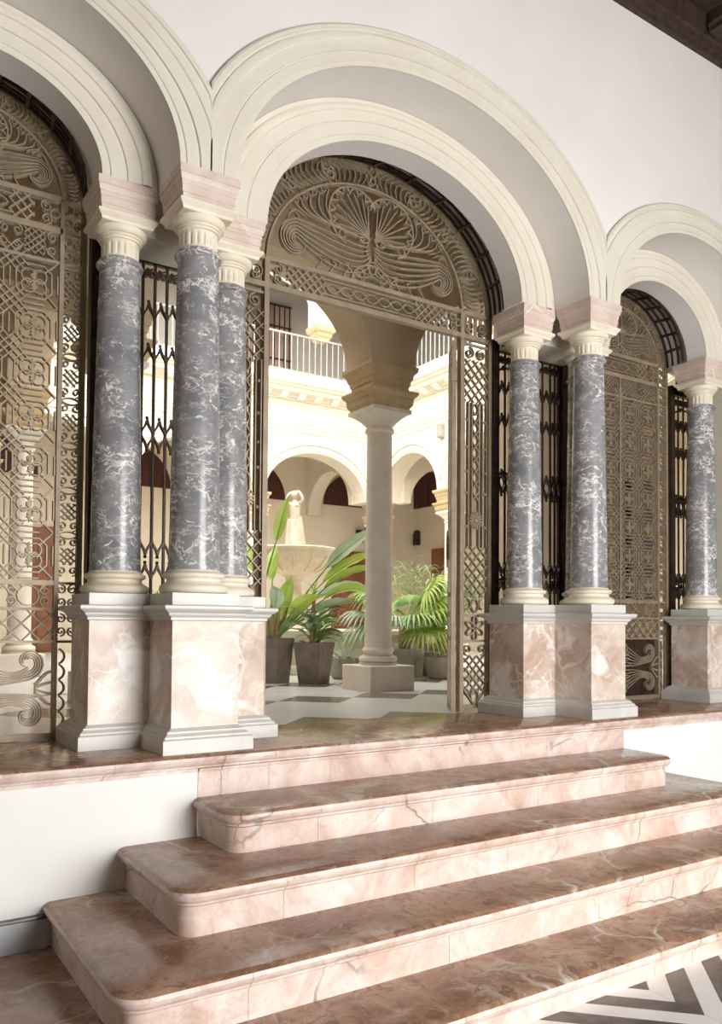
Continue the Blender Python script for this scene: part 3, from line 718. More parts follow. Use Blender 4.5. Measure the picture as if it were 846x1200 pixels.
# ------------------------------------------------------------------ courtyard floor
cf = struct(box(-4.2, 13, .72, 13, -.20, -.006).build('floor_courtyard', M_WHITET))
g = .4497; q_ = g / sqrt(2)
for a in range(-12, 13):
    for b in range(-12, 13):
        cx, cy = 1.014 + q_ * (a + b), .665 + q_ * (a - b)
        if not (-1.2 < cx < 4.6 and .45 < cy < 4.0): continue
        dark = (a + b) % 2 == 0 and (a - b) % 4 == 0
        e = g / 2 * sqrt(2) - .0012
        p = [(cx - e, cy), (cx, cy - e), (cx + e, cy), (cx, cy + e)]
        p = clip(p, 1, .722, False)
        m = MB(); m.loft([[(x, y, z) for x, y in p] for z in (-.007, 0)]); m.build('floor_tile', M_TDARK if dark else M_WHITET, cf)

# ------------------------------------------------------------------ courtyard walls
ZS = 2.95; TX = lambda x, y, z: (x, y, z); TY = lambda x, y, z: (y, x, z)
P_C = [(0, 0), (0, .02), (.12, .02), (.14, .035), (.5, .035), (.53, .02), (.56, .02), (.6, .05), (.9, .05), (1, .03), (1, -.02)]
def arcade(name, mat, lo, hi_, z1, f0, f1, arches, tf, mouldy=None, a1=.24, z0=ZS):
    m = MB(); arch_wall(m, lo, hi_, z0, z1, f0, f1, arches, tf); w = struct(m.build(name, mat))
    if mouldy is not None:
        cs = sorted(a[0] for a in arches)
        for i, (cx, a, b, zs) in enumerate(arches):
            m = MB(); lo_ = (cx + arches[i - 1][0]) / 2 if i else -99; h_ = (cx + arches[i + 1][0]) / 2 if i < len(arches) - 1 else 99
            archivolt(m, cx, a, b, a + a1, b + a1, zs, mouldy, P_C, lo_, h_, tf, 36); m.build('archivolt', mat, w, 30)
    return w
# near gallery
arcade('wall_court_near', M_GALL, -4.2, 10.2, 5.1, 2.27, 2.67, [(-2.16, .95, .72, 2.76), (1.41, .93, .72, 2.76), (3.83, 1.04, .78, 2.76), (6.45, 1.15, .8, 2.76)], TX, z0=2.76)
struct(box(-4.2, 10.2, .70, 2.28, 4.30, 4.45).build('ceiling_gallery_near', M_GALL))
struct(box(-3.1, .06, 2.28, 12.3, 4.35, 4.5).build('ceiling_gallery_left', M_GALL))
inf = struct(box(3.95, 6.2, 2.36, 2.56, 0, 3.5).build('wall_gallery_infill', M_GALL))
box(3.95, 6.2, 2.33, 2.36, 0, .40).build('dark_dado', M_MAROON, inf)
sw = struct(box(5.62, 6.02, 2.31, 2.355, .85, 2.15).build('window_6', M_MAROON))
for k in range(9): box(5.65, 5.99, 2.295, 2.312, .90 + k * .135, .98 + k * .135).build('slat', M_MAROON, sw)
# left, far and right arcades
arcade('wall_court_left', M_GALL, 2.67, 10.1, 5.1, .06, .46, [(4.10, 1.38, .9, ZS), (7.2, 1.2, .9, ZS)], TY)
far = arcade('wall_court_far', M_COURT, -3, 8.0, 4.88, 10.0, 10.4, [(-.95, 1.08, .84, ZS), (1.46, 1.08, .84, ZS), (3.85, 1.08, .84, ZS), (6.25, 1.08, .82, ZS)], TX, 10.0)
right = arcade('wall_court_right', M_COURT, 2.3, 10.0, 4.88, 7.6, 8.0, [(3.0, .70, .80, ZS), (4.95, .86, .80, ZS), (6.92, .86, .80, ZS), (8.88, .85, .80, ZS)], TY, 7.6)
for nm, w, tf, y, a, b in (('x', far, TX, 10.0, -3, 7.6), ('y', right, TY, 7.6, 2.3, 10.0)):
    def run(pr, name, mat=M_COURT, parent=w):
        m = MB(); m.loft([[tf(t, y - p, z) for p, z in pr] for t in (a, b)]); return m.build(name, mat, parent)
    run([(-.02, 4.12), (.012, 4.12), (.02, 4.14), (.02, 4.20), (.035, 4.215), (.035, 4.27), (.05, 4.285), (.05, 4.31), (-.02, 4.31)], 'string_course')
    run([(-.02, 4.70), (.03, 4.70), (.04, 4.73), (.08, 4.74), (.10, 4.77), (.24, 4.80), (.26, 4.86), (.30, 4.88), (.32, 4.93), (-.02, 4.93)], 'cornice')
    run([(-2.4, 4.93), (.36, 4.93), (.38, 4.95), (.38, 5.09), (.35, 5.12), (-2.4, 5.12)], 'gallery_slab', M_DADO)
    n = int((b - a) / .36)
    for k in range(n):
        t = a + .2 + k * .36
        m = MB(); m.loft([[tf(t + dx, y - p, z) for p, z in ((-.01, 4.72), (.10, 4.72), (.19, 4.76), (.21, 4.80), (-.01, 4.80))] for dx in (-.07, .07)]); m.build('modillion', M_DADO, w)
    rl = thing('balcony_railing', 'pale metal railing along the upper gallery, %s wall' % ('far' if nm == 'x' else 'right hand'), 'railing', tf(a, y - .25, 5.12), 'upper gallery railings')
    m = MB(); m.box(*((a, b, y - .265, y - .235) if nm == 'x' else (y - .265, y - .235, a, b)), 5.83, 5.86); m.box(*((a, b, y - .26, y - .24) if nm == 'x' else (y - .26, y - .24, a, b)), 5.16, 5.185); m.build('rail', M_RAIL, rl)
    base = MB(); base.tube([(0, 0, 5.12), (0, 0, 5.83)], .011, 5); bm_ = None
    t0 = 2.0 if nm == 'x' else 4.0
    for k in range(int((b - t0) / .125)):
        p = tf(t0 + .06 + k * .125, y - .25, 0)
        if bm_ is None: o = base.build('baluster', M_RAIL, rl); bm_ = o.data
        else: o = bpy.data.objects.new('baluster', bm_); COL.objects.link(o); o.parent = rl; o.matrix_parent_inverse = Matrix.Translation(-base_of(rl))
        o.location = p
# gallery back walls, vaults and roofs
bkf = struct(box(-4, 12.9, 12.3, 12.6, 0, 8.3).build('wall_gallery_far', M_GALF))
bkr = struct(box(10.3, 10.6, 1.0, 12.3, 0, 8.3).build('wall_gallery_right', M_GALF))
struct(box(-3.4, -3.1, .76, 12.3, 0, 5.1).build('wall_gallery_left', M_GALL))
for nm, a, b, fx in (('x', -3.0, 10.3, None), ('y', 2.3, 12.3, None)):
    box(*((a, b, 12.26, 12.3) if nm == 'x' else (10.26, 10.3, a, b)), 5.12, 8.2).build('upper_facing', M_UP, bkf if nm == 'x' else bkr)
struct(box(-3.1, 10.3, 10.4, 12.3, 4.35, 4.5).build('ceiling_gallery_far', M_GALF))
struct(box(8.0, 10.3, 2.3, 10.4, 4.35, 4.5).build('ceiling_gallery_right', M_GALF))
# cross arches inside the far and right galleries
for nm, fs, mem in (('x', (5.05, 7.45), bkf), ('y', (7.9, 9.75), bkr)):
    for t in fs:
        m = MB()
        if nm == 'x': arch_wall(m, 10.4, 12.3, ZS, 4.35, t - .15, t + .15, [(11.35, .82, .8, ZS)], TY)
        else: arch_wall(m, 8.0, 10.3, ZS, 4.35, t - .15, t + .15, [(9.15, .98, .8, ZS)], TX)
        m.build('cross_arch', M_GALF, mem)
# upper arcade: piers on pendant corbels, flat segmental heads
UX = [-.75, 1.65, 4.05, 6.45]
m = MB(); arch_wall(m, -3, 7.9, 6.72, 8.3, 10.05, 10.4, [((p + q) / 2, (q - p) / 2 - .19, .42, 6.72) for p, q in zip(UX, UX[1:] + [7.85])], TX); up = struct(m.build('wall_upper_far', M_DADO))
m = MB(); arch_wall(m, 2.3, 10.05, 6.72, 8.3, 7.65, 8.0, [(4.2, 1.0, .42, 6.72), (6.6, 1.0, .42, 6.72), (8.9, .95, .42, 6.72)], TY); struct(m.build('wall_upper_right', M_DADO))
for x in UX:
    box(x - .19, x + .19, 10.05, 10.4, 6.28, 6.72).build('pier', M_DADO, up)
    m = MB(); m.sq(x, 10.225, [(.07, 5.99), (.12, 6.01), (.13, 6.05), (.155, 6.08), (.165, 6.14), (.20, 6.17), (.215, 6.22), (.215, 6.28)]); m.build('pendant_corbel', M_IMP2, up)
struct(box(-4, 12.9, 9.7, 12.9, 8.3, 8.5).build('ceiling_roof_far', M_DWOOD)); struct(box(7.3, 10.7, 1, 9.7, 8.3, 8.5).build('ceiling_roof_right', M_DWOOD))

M_UDOOR = wood('faded_pink_brown_wood', (.34, .22, .17), (.44, .31, .25), .6)
# doors and lunette shutters of the galleries
def door(n, ax, p, t0, t1, z0, z1, cols, rows, mat=M_WOOD):
    f = (lambda a, b, y0, y1, zz0, zz1: (a, b, p - y1, p - y0, zz0, zz1)) if ax == 'x' else (lambda a, b, y0, y1, zz0, zz1: (p - y1, p - y0, a, b, zz0, zz1))
    d = struct(box(*f(t0, t1, .0, .05, z0, z1)).build('door_%d' % n, mat))
    for i in range(cols):
        for j in range(rows):
            w = (t1 - t0) / cols; h = (z1 - z0) / rows
            a, b, c, e = t0 + i * w + w * .14, t0 + (i + 1) * w - w * .14, z0 + j * h + h * .08, z0 + (j + 1) * h - h * .08
            box(*f(a, b, .05, .075, c, e)).build('panel', mat, d)
    return d
door(1, 'x', 12.3, 7.98, 9.15, 0, 2.2, 2, 4); door(2, 'x', 12.3, 1.35, 2.03, 0, 2.3, 2, 4); door(3, 'y', 10.3, 10.7, 11.6, 0, 2.3, 2, 4); door(6, 'x', 12.3, 4.75, 5.75, 0, 2.2, 2, 4); door(4, 'x', 12.26, 5.9, 6.83, 5.12, 7.42, 2, 3, M_UDOOR)
door(5, 'y', 10.26, 9.6, 10.6, 5.12, 7.4, 2, 3, M_UDOOR)
gr = thing('window_grille', 'iron bars over the upper gallery door, far wall', 'grille', (6.36, 12.18, 5.9))
for k in range(8):
    m = MB(); m.tube([(5.93 + k * .123, 12.16, 5.14), (5.93 + k * .123, 12.16, 7.4)], .014, 5); m.build('bar', M_IRON, gr)
for z in (5.5, 6.2, 6.9, 7.36): box(5.9, 6.83, 12.145, 12.175, z, z + .03).build('cross_bar', M_IRON, gr)
def fan(n, ax, p, tc, hw, z0, h, t0=0, t1=pi):
    q = [(tc + hw * cos(t0 + (t1 - t0) * i / 20), z0 + h * sin(t0 + (t1 - t0) * i / 20)) for i in range(21)]
    if abs(t1 - t0) < 3: q.append((tc, z0))
    T = TX if ax == 'x' else TY
    m = MB(); m.loft([[T(u, y, z) for u, z in q] for y in (p, p - .05)]); w = struct(m.build('window_%d' % n, M_MAROON))
    for k in range(3):
        u = tc + hw * (k - 1) * .5
        if abs(t1 - t0) < 3: continue
        m = MB(); m.box(*((u - .025, u + .025, p - .07, p - .05) if ax == 'x' else (p - .07, p - .05, u - .025, u + .025)), z0, z0 + h * .8); m.build('shutter_bar', M_DWOOD, w)
fan(1, 'x', 12.3, 5.95, .82, 3.22, .80); fan(2, 'x', 12.3, 8.55, .80, 3.22, .75); fan(3, 'y', 10.3, 11.75, .80, 3.32, .80); fan(4, 'x', 12.3, 3.4, .82, 3.22, .8); fan(5, 'x', 12.3, .9, .82, 3.22, .8)
def wall_lamp(x, y, z, label, dx, dy):
    t = thing('wall_lamp', label, 'lamp', (x, y, z), 'spotlights on the gallery walls')
    m = MB(); m.box(x - .04 - abs(dy) * .04, x + .04 + abs(dy) * .04, y - .04 - abs(dx) * .04, y + .04 + abs(dx) * .04, z - .18, z + .10); m.build('bracket', M_IRON, t)
    m = MB(); m.tube([(x, y, z + .06), (x + dx * .30, y + dy * .30, z + .08)], .015, 6); m.build('arm', M_IRON, t)
    m = MB(); m.lathe(x + dx * .34, y + dy * .34, [(.03, z + .14), (.075, z + .12), (.085, z + .02), (.05, z - .02)], 12); m.build('lamp_head', M_IRON, t, 40)
wall_lamp(10.24, 12.15, 2.62, 'dark spotlight on an arm on the wall above the palms', -.6, -.8)
wall_lamp(8.68, 12.24, 2.60, 'dark spotlight on the wall left of the round column', 0, -1)
bx_ = tag(box(7.50, 7.59, 7.83, 7.95, 3.86, 4.08).build('wall_box', M_POT2), 'small grey box fixed high on the sunlit right arcade', 'box')

# ------------------------------------------------------------------ courtyard columns
def court_column(loc, label, group='buff stone courtyard columns'):
    t = thing('stone_column', label, 'column', loc, group); LOCAL.add(t.name)
    m = MB(); m.sq(0, 0, [(.222, 0), (.222, .205), (.215, .212)]); m.build('plinth_block', M_BUFF, t)
    b = [(.165, .212), (.165, .235)]
    for i in range(7): a = -pi / 2 + pi * i / 6; b.append((.143 + .024 * cos(a), .262 + .026 * sin(a)))
    b += [(.138, .292), (.126, .30), (.126, .322), (.134, .33), (.141, .34), (.131, .352), (.122, .362)]
    m = MB(); m.lathe(0, 0, b, 40); m.build('column_base', M_BUFF, t, 40)
    m = MB(); m.lathe(0, 0, [(.120, .362)] + [(.117 - .009 * (i / 8) ** 1.5, .37 + 1.83 * i / 8) for i in range(9)] + [(.122, 2.21), (.126, 2.225), (.122, 2.24), (.110, 2.245), (.110, 2.26)], 40); m.build('shaft', M_BUFF, t, 40)
    m = MB(); rings = []
    for k in range(7):
        f = k / 6; z = 2.26 + .10 * f; R0 = .111 + .082 * f ** 1.8; e = 2 + 8 * f
        rings.append([(R0 * (abs(cos(a)) ** (2 / e)) * (1 if cos(a) > 0 else -1), R0 * (abs(sin(a)) ** (2 / e)) * (1 if sin(a) > 0 else -1), z) for a in [2 * pi * (i + .5) / 32 for i in range(32)]])
    m.loft(rings); m.sq(0, 0, [(.193, 2.36), (.198, 2.365), (.198, 2.395), (.178, 2.40)]); m.build('capital', M_BUFF, t, 30)
    m = MB(); m.sq(0, 0, [(.185, 2.40), (.185, 2.41), (.205, 2.435), (.210, 2.475), (.210, 2.49), (.235, 2.515), (.242, 2.53), (.242, 2.545), (.188, 2.548)]); m.build('lower_impost', M_IMP2, t)
    m = MB(); m.sq(0, 0, [(.180, 2.548), (.180, 2.60), (.188, 2.606), (.192, 2.64), (.205, 2.655), (.210, 2.69), (.232, 2.715), (.240, 2.73), (.240, 2.76)]); m.build('upper_impost', M_IMP2, t)
    return t
M_BUFF = simple('buff_stone', (.76, .67, .56), (.83, .75, .65), 5, .6, 0, .05)
cc = court_column((2.56, 2.47, 0), 'round buff stone column standing alone in the open doorway')
for x, y, lb in ((.26, 2.47, 'buff stone courtyard column hidden behind the left cluster of grey columns'), (.26, 5.74, 'buff stone courtyard column seen through the left gate'),
                 (.26, 8.6, 'buff stone courtyard column far behind the left gate'), (5.1, 2.47, 'buff stone courtyard column hidden behind the right cluster of columns'), (7.8, 2.47, 'buff stone courtyard column behind the right gate'),
                 (7.8, 10.2, 'buff stone corner column at the far corner of the courtyard'), (5.05, 10.2, 'buff stone column under the far arcade, left end of the near arch'), (2.65, 10.2, 'buff stone column under the far arcade, second from the left'), (.26, 10.2, 'buff stone column at the far left corner'),
                 (7.8, 7.9, 'buff stone column under the sunlit right arcade'), (7.8, 5.93, 'buff stone column under the right arcade, nearer the gate'), (7.8, 3.95, 'buff stone column under the right arcade, nearest the gate')):
    o = copy_tree(cc, (x, y, 0), lb)
    if y > 2.5: o.scale = (1, 1, ZS / 2.76)

# ------------------------------------------------------------------ fountain with statue
FX, FY = 3.84, 6.37
ft = thing('stone_fountain', 'pale stone fountain with a round bowl above an octagonal basin', 'fountain', (FX, FY, 0))
def octa(prof):
    m = MB(); m.loft([[(FX + r / cos(pi / 8) * cos(pi / 8 + k * pi / 4), FY + r / cos(pi / 8) * sin(pi / 8 + k * pi / 4), z) for k in range(8)] for r, z in prof], True, True); return m
M_FOUNT = simple('weathered_cream_stone', (.54, .47, .36), (.64, .57, .46), 6, .6, 0, .08)
octa([(1.95, 0), (1.95, .07), (1.91, .09), (1.88, .10), (1.88, .40), (1.91, .42), (1.96, .44), (1.96, .48), (1.78, .485), (1.76, .30), (.5, .29)]).build('basin', M_FOUNT, ft)
for k in range(8):
    a = k * pi / 4; 
    m = MB(); c, s = cos(a), sin(a)
    m.add([(FX + c * r - s * t, FY + s * r + c * t, z) for r in (1.87, 1.895) for z in (.14, .36) for t in (-.55, .55)], [(0, 1, 3, 2), (4, 6, 7, 5), (0, 4, 5, 1), (2, 3, 7, 6), (0, 2, 6, 4), (1, 5, 7, 3)]); m.build('basin_panel', M_FOUNT, ft)
m = MB(); m.lathe(FX, FY, [(.30, .29), (.30, .40), (.22, .44), (.16, .52), (.14, .62), (.20, .70), (.22, .76), (.15, .84), (.10, .95), (.09, 1.10), (.13, 1.18), (.18, 1.22)], 28); m.build('pedestal', M_FOUNT, ft, 40)
m = MB(); m.lathe(FX, FY, [(.16, 1.21), (.28, 1.25), (.42, 1.34), (.50, 1.46), (.52, 1.52), (.55, 1.535), (.56, 1.56), (.55, 1.575), (.50, 1.57), (.40, 1.48), (.15, 1.42)], 40); m.build('bowl', M_FOUNT, ft, 40)
for k in range(12):
    a = 2 * pi * k / 12; m = MB(); m.tube([(FX + r * cos(a), FY + r * sin(a), z) for r, z in ((.30, 1.255), (.43, 1.335), (.51, 1.45))], [.012, .02, .012], 6); m.build('bowl_rib', M_FOUNT, ft, 60)
m = MB(); m.lathe(FX, FY, [(.13, 1.42), (.13, 1.53), (.11, 1.55)], 20); m.build('statue_stand', M_FOUNT, ft, 40)
stt = thing('statue', 'cream marble statue of a draped woman with raised arms on the fountain bowl', 'statue', (FX, FY, 1.55))
def skin(name, pts, edges, mat, parent, sub=2):
    me = bpy.data.meshes.new(name); me.from_pydata([p[0] for p in pts], edges, []); me.materials.append(mat)
    o = link(name, me, parent); sk = o.modifiers.new('skin', 'SKIN'); sk.use_smooth_shade = True
    d = me.skin_vertices[0].data
    for i, p in enumerate(pts): d[i].radius = p[1] if isinstance(p[1], tuple) else (p[1], p[1]); d[i].use_root = i == 0
    ss = o.modifiers.new('sub', 'SUBSURF'); ss.levels = ss.render_levels = sub; return o
ux, uy = -.62, -.78                                     # she faces the doorway; r is her sideways axis
def q3(s_, f, z): return (FX + (-uy) * s_ * 1 + ux * f, FY + ux * s_ + uy * f, 1.55 + z)
pts = [(q3(0, 0, .40), (.078, .062)), (q3(.01, .012, .47), (.066, .054)), (q3(.0, .0, .56), (.080, .058)), (q3(-.005, -.005, .618), (.058, .042)), (q3(-.005, .004, .665), (.022, .022)),
       (q3(-.005, .016, .70), (.042, .046)), (q3(-.002, .02, .745), (.046, .050)), (q3(0, .012, .775), (.022, .024)),
       (q3(.060, 0, .610), .032), (q3(.112, .02, .665), .027), (q3(.075, .03, .755), .022), (q3(.025, -.01, .79), .020),
       (q3(-.063, 0, .605), .032), (q3(-.115, .03, .650), .027), (q3(-.08, .035, .735), .022), (q3(-.035, -.01, .775), .020),
       (q3(.035, .0, .34), (.046, .046)), (q3(.038, .012, .20), .034), (q3(.04, -.005, .03), .024), (q3(.042, .04, .008), .014),
       (q3(-.035, .01, .34), (.046, .046)), (q3(-.03, .035, .21), .034), (q3(-.03, .02, .03), .024), (q3(-.03, .06, .008), .014)]
skin('body', pts, [(0, 1), (1, 2), (2, 3), (3, 4), (4, 5), (5, 6), (6, 7), (3, 8), (8, 9), (9, 10), (10, 11), (3, 12), (12, 13), (13, 14), (14, 15), (0, 16), (16, 17), (17, 18), (18, 19), (0, 20), (20, 21), (21, 22), (22, 23)], M_STATUE, stt)
m = MB(); rings = []
for k in range(9):
    z = .42 - .41 * k / 8; r0 = .085 + .045 * (k / 8)
    rings.append([q3((r0 + .009 * sin(7 * a + k * .35)) * cos(a) * 1.1, (r0 * .85 + .009 * sin(7 * a + k * .35)) * sin(a), z + .03 * cos(a + 1)) for a in [2 * pi * i / 42 for i in range(42)]])
m.loft(rings[::-1]); m.build('drapery', M_STATUE, stt, 60)
m = MB(); m.ball(q3(-.004, -.008, .745), .055, 10, 7, .9); m.ball(q3(0, -.05, .74), .022, 8, 6); m.build('hair', M_STATUE, stt, 60)
m = MB(); m.ball(q3(-.002, .062, .722), .009, 6, 4, 1.4)
for s_ in (1, -1): m.ball(q3(.03 * s_, .040, .585), .024, 8, 6); m.ball(q3(.015 * s_, .056, .738), .006, 6, 4)
m.build('face_and_bust', M_STATUE, stt, 60)

stt.location.z += .014
# ------------------------------------------------------------------ potted plants
def pot_sq(x, y, wt, wb, h, label, mat=M_POT, rim=.02, ang=.3):
    t = thing('plant_pot', label, 'pot', (x, y, 0), 'plant pots at the courtyard edge')
    m = MB(); c0, s0 = cos(ang), sin(ang)
    def ring(hw, z): return [(x + a * c0 - b * s0, y + a * s0 + b * c0, z) for a, b in ((-hw, -hw), (hw, -hw), (hw, hw), (-hw, hw))]
    m.loft([ring(wb, 0), ring(wt - .004, h - .05), ring(wt, h - .05), ring(wt, h), ring(wt - rim, h), ring(wt - rim - .006, h - .04)]); m.build('pot_body', mat, t)
    m = MB(); m.loft([ring(wt - rim - .004, h - .045), ring(wt - rim - .004, h - .03)]); m.build('soil', M_SOIL, t); return t
def pot_round(x, y, prof, label, mat=M_POT2):
    t = thing('plant_pot', label, 'pot', (x, y, 0), 'plant pots at the courtyard edge'); m = MB(); m.lathe(x, y, prof, 32); m.build('pot_body', mat, t, 40)
    r, z = prof[-1]; m = MB(); m.lathe(x, y, [(r + .004, z), (r + .004, z + .012)], 24); m.build('soil', M_SOIL, t); return t
def path(base, az, el, L, droop, n=10):
    """arching stem: starts at elevation el and bends down by droop"""
    p = Vector(base); out = [p.copy()]
    for i in range(n):
        e = el - droop * ((i + .5) / n) ** 1.3; p = p + Vector((cos(az) * cos(e), sin(az) * cos(e), sin(e))) * (L / n); out.append(p.copy())
    return out
def blade(m, pts, wfun, fold=.35, twist=0, rip=0):
    """leaf blade along pts: two half sheets folded about the midrib"""
    n = len(pts); rows = []
    for i, p in enumerate(pts):
        t = (pts[min(i + 1, n - 1)] - pts[max(i - 1, 0)]).normalized(); sd = t.cross(Vector((0, 0, 1)))
        sd = sd.normalized() if sd.length > .05 else Vector((1, 0, 0)); up = sd.cross(t)
        if twist: sd, up = sd * cos(twist) + up * sin(twist), up * cos(twist) - sd * sin(twist)
        w = wfun(i / (n - 1)); r = rip * sin(i * 2.1) * w
        rows.append([p - sd * w * cos(fold) + up * (w * sin(fold) + r), p - sd * w * .5 * cos(fold) + up * w * .42 * sin(fold), p, p + sd * w * .5 * cos(fold) + up * w * .42 * sin(fold), p + sd * w * cos(fold) + up * (w * sin(fold) - r)])
    m.loft(rows, False, False, False)
def banana_leaf(par, base, az, el, stem, L, wid, droop, sd=0, mat=M_LEAF, twist=0):
    a = path(base, az, el, stem, .12, 6); b = path(a[-1], az, el - .12 - sd, L, droop, 14)
    m = MB(); m.tube(a, [.016 - .009 * i / 6 for i in range(7)], 6); m.tube(b, [.006 - .005 * i / 14 for i in range(15)], 5); st = m.build('stem', M_PALM, par, 60)
    m = MB(); blade(m, b, lambda t: wid * max(.01, sin(pi * min(1, t * 1.02 + .03)) ** .62 * (1 - .35 * t)), .3, twist, .06); return m.build('leaf', mat, par, 60)
def fan_leaf(par, base, az, el, stem, Rr, droop=.5, n=24, mat=M_PALM, tilt=.0):
    a = path(base, az, el, stem, .25, 7); d = (a[-1] - a[-2]).normalized(); sd = d.cross(Vector((0, 0, 1))).normalized(); up = sd.cross(d)
    m = MB(); m.tube(a, [.010 - .005 * i / 7 for i in range(8)], 5); m.build('stem', M_PALM, par, 60)
    m = MB(); c = a[-1]
    for k in range(n):
        t = -2.1 + 4.2 * k / (n - 1); v = d * cos(t) + sd * sin(t); L = Rr * (1 - .16 * abs(t) / 2.1) * random.uniform(.93, 1.05)
        rows = []
        for i in range(6):
            f = i / 5; p = c + v * L * f + up * (.10 * L * sin(f * 2)) * (1 - abs(t) / 3) - Vector((0, 0, 1)) * L * droop * f ** 2.6
            w = .020 * Rr / .5 * (sin(pi * (.12 + .86 * f)) ** .8); s2 = (up.cross(v)).normalized()
            rows.append([p - s2 * w + up * w * .5, p, p + s2 * w + up * w * .5])
        m.loft(rows, False, False, False)
    return m.build('leaf', mat, par, 60)

# the broad-leaved plant in the left planter
P1 = (2.13, 3.62)
pot_sq(*P1, .150, .118, .42, 'tall tapered grey-brown planter beside the left column pedestal', ang=.55)
bn = thing('banana_plant', 'broad leaved green plant rising from the left tapered planter', 'plant', (*P1, .40))
for k in range(9):
    a = k * 2.4; m = MB()
    m.tube([(P1[0] + .05 * cos(a), P1[1] + .05 * sin(a), .39), (P1[0] + (.07 + .02 * (k % 3)) * cos(a), P1[1] + .08 * sin(a), .58), (P1[0] + (.12 + .02 * (k % 3)) * cos(a), P1[1] + .13 * sin(a), .72 + .04 * (k % 4))], [.024, .020, .006], 6); m.build('dry_sheath', M_STEM, bn, 60)
RA = atan2(-.545, .838)                                 # towards the right in view
for dx, az, el, stem, L, w, dr, sd, mt, tw in (
        (-.15, RA, 1.40, .92, .46, .075, .05, -.05, M_LEAF, 1.0), (.04, RA, 1.00, .80, .62, .10, .25, .1, M_LEAFB, .8), (.05, RA + .1, .93, .66, .66, .105, .55, .1, M_LEAF, .5), (.06, RA - .1, .86, .62, .62, .09, .75, .1, M_LEAF, .4),
        (.05, RA + .4, .80, .50, .58, .095, .75, .1, M_LEAFB, .6), (.01, RA - .2, 1.40, .14, .46, .10, .1, 0, M_LEAF, 1.3), (.05, RA - .3, .95, .20, .40, .07, .5, 0, M_LEAF, .8), (.05, RA - .2, .60, .36, .52, .085, .8, -.1, M_LEAFB, .5),
        (.06, RA + .2, .74, .55, .56, .085, 1.4, 0, M_LEAF, .6), (-.04, RA + pi, 1.12, .62, .5, .10, .9, 0, M_LEAF, .4), (-.06, RA + pi - .4, .85, .5, .45, .09, .9, 0, M_LEAFB, .3), (-.03, RA + 2.2, 1.15, .7, .5, .10, .8, 0, M_LEAF, .4),
        (.03, RA - .6, .9, .25, .45, .09, .9, 0, M_LEAF, .5), (-.02, RA + 1.6, 1.2, .6, .5, .10, .6, 0, M_LEAF, .6), (.01, RA - 1.4, 1.0, .3, .4, .09, .9, 0, M_LEAFB, .4)):
    banana_leaf(bn, (P1[0] + dx, P1[1] - dx * .6, .45), az, el, stem, L, w, dr, sd, mt, tw)
# second planter with a low shrub
P2 = (2.42, 3.33)
pot_sq(*P2, .142, .105, .385, 'tapered brown planter with a low shrub, beside the banana plant', ang=.55)
sh = thing('leafy_shrub', 'low blue-green leafy shrub with a bare stem in the brown planter', 'plant', (*P2, .36))
m = MB(); m.tube([(P2[0] - .02, P2[1], .36), (P2[0] - .015, P2[1], .60), (P2[0], P2[1], .86)], [.026, .022, .014], 7); m.build('trunk', M_STEM, sh, 60)
for k in range(46):
    a = random.uniform(0, 6.28); z = random.choice([random.uniform(.36, .55), random.uniform(.36, .5), random.uniform(.5, .62)])
    banana_leaf(sh, (P2[0] + .03 * cos(a), P2[1] + .03 * sin(a), z), a, random.uniform(.25, .9), random.uniform(.06, .16), random.uniform(.13, .22), random.uniform(.035, .06), 1.0, 0, random.choice([M_LEAFB, M_LEAFB, M_PALM]))
for k in range(12):
    a = k * .55; m = MB(); blade(m, path((P2[0], P2[1], .84), a, .5 + .3 * (k % 3), .18, .7, 6), lambda t: .010 * (1 - t * .8)); m.build('spiky_leaf', M_PALM, sh)
# fan palm behind the lone column
P3 = (3.55, 3.55)
pot_sq(3.75, 3.72, .17, .15, .30, 'square pale planter half hidden behind the lone stone column', M_POT2, ang=.55)
fp = thing('fan_palm', 'green fan palm spreading behind the lone stone column', 'plant', (3.75, 3.72, .27), 'fan palms in the courtyard')
m = MB(); m.tube([(3.75, 3.72, .26), (3.74, 3.71, .42), (3.73, 3.70, .56)], [.06, .07, .05], 9); m.build('trunk', M_STEM, fp, 60)
for k, (daz, el, stem, Rr, mt) in enumerate(((0, .75, .38, .42, M_LEAF), (.25, .35, .36, .42, M_PALM), (pi, .42, .40, .40, M_LEAFB), (pi + .35, .75, .44, .38, M_PALM), (pi - .4, .05, .36, .36, M_PALM), (-.5, .05, .34, .40, M_LEAF), (-1.2, .45, .26, .40, M_PALM), (1.3, .8, .4, .4, M_PALM), (2.1, .6, .4, .38, M_LEAF), (-2.0, .4, .28, .36, M_LEAFB), (.5, .9, .5, .4, M_PALM), (.1, 1.1, .45, .46, M_LEAF), (-.3, .6, .30, .44, M_LEAF), (pi + .1, .15, .34, .42, M_LEAFB), (-.9, 0, .30, .38, M_LEAF))):
    fan_leaf(fp, (3.73, 3.70, .54), RA + daz, el, stem, Rr, .55, 26, mt)
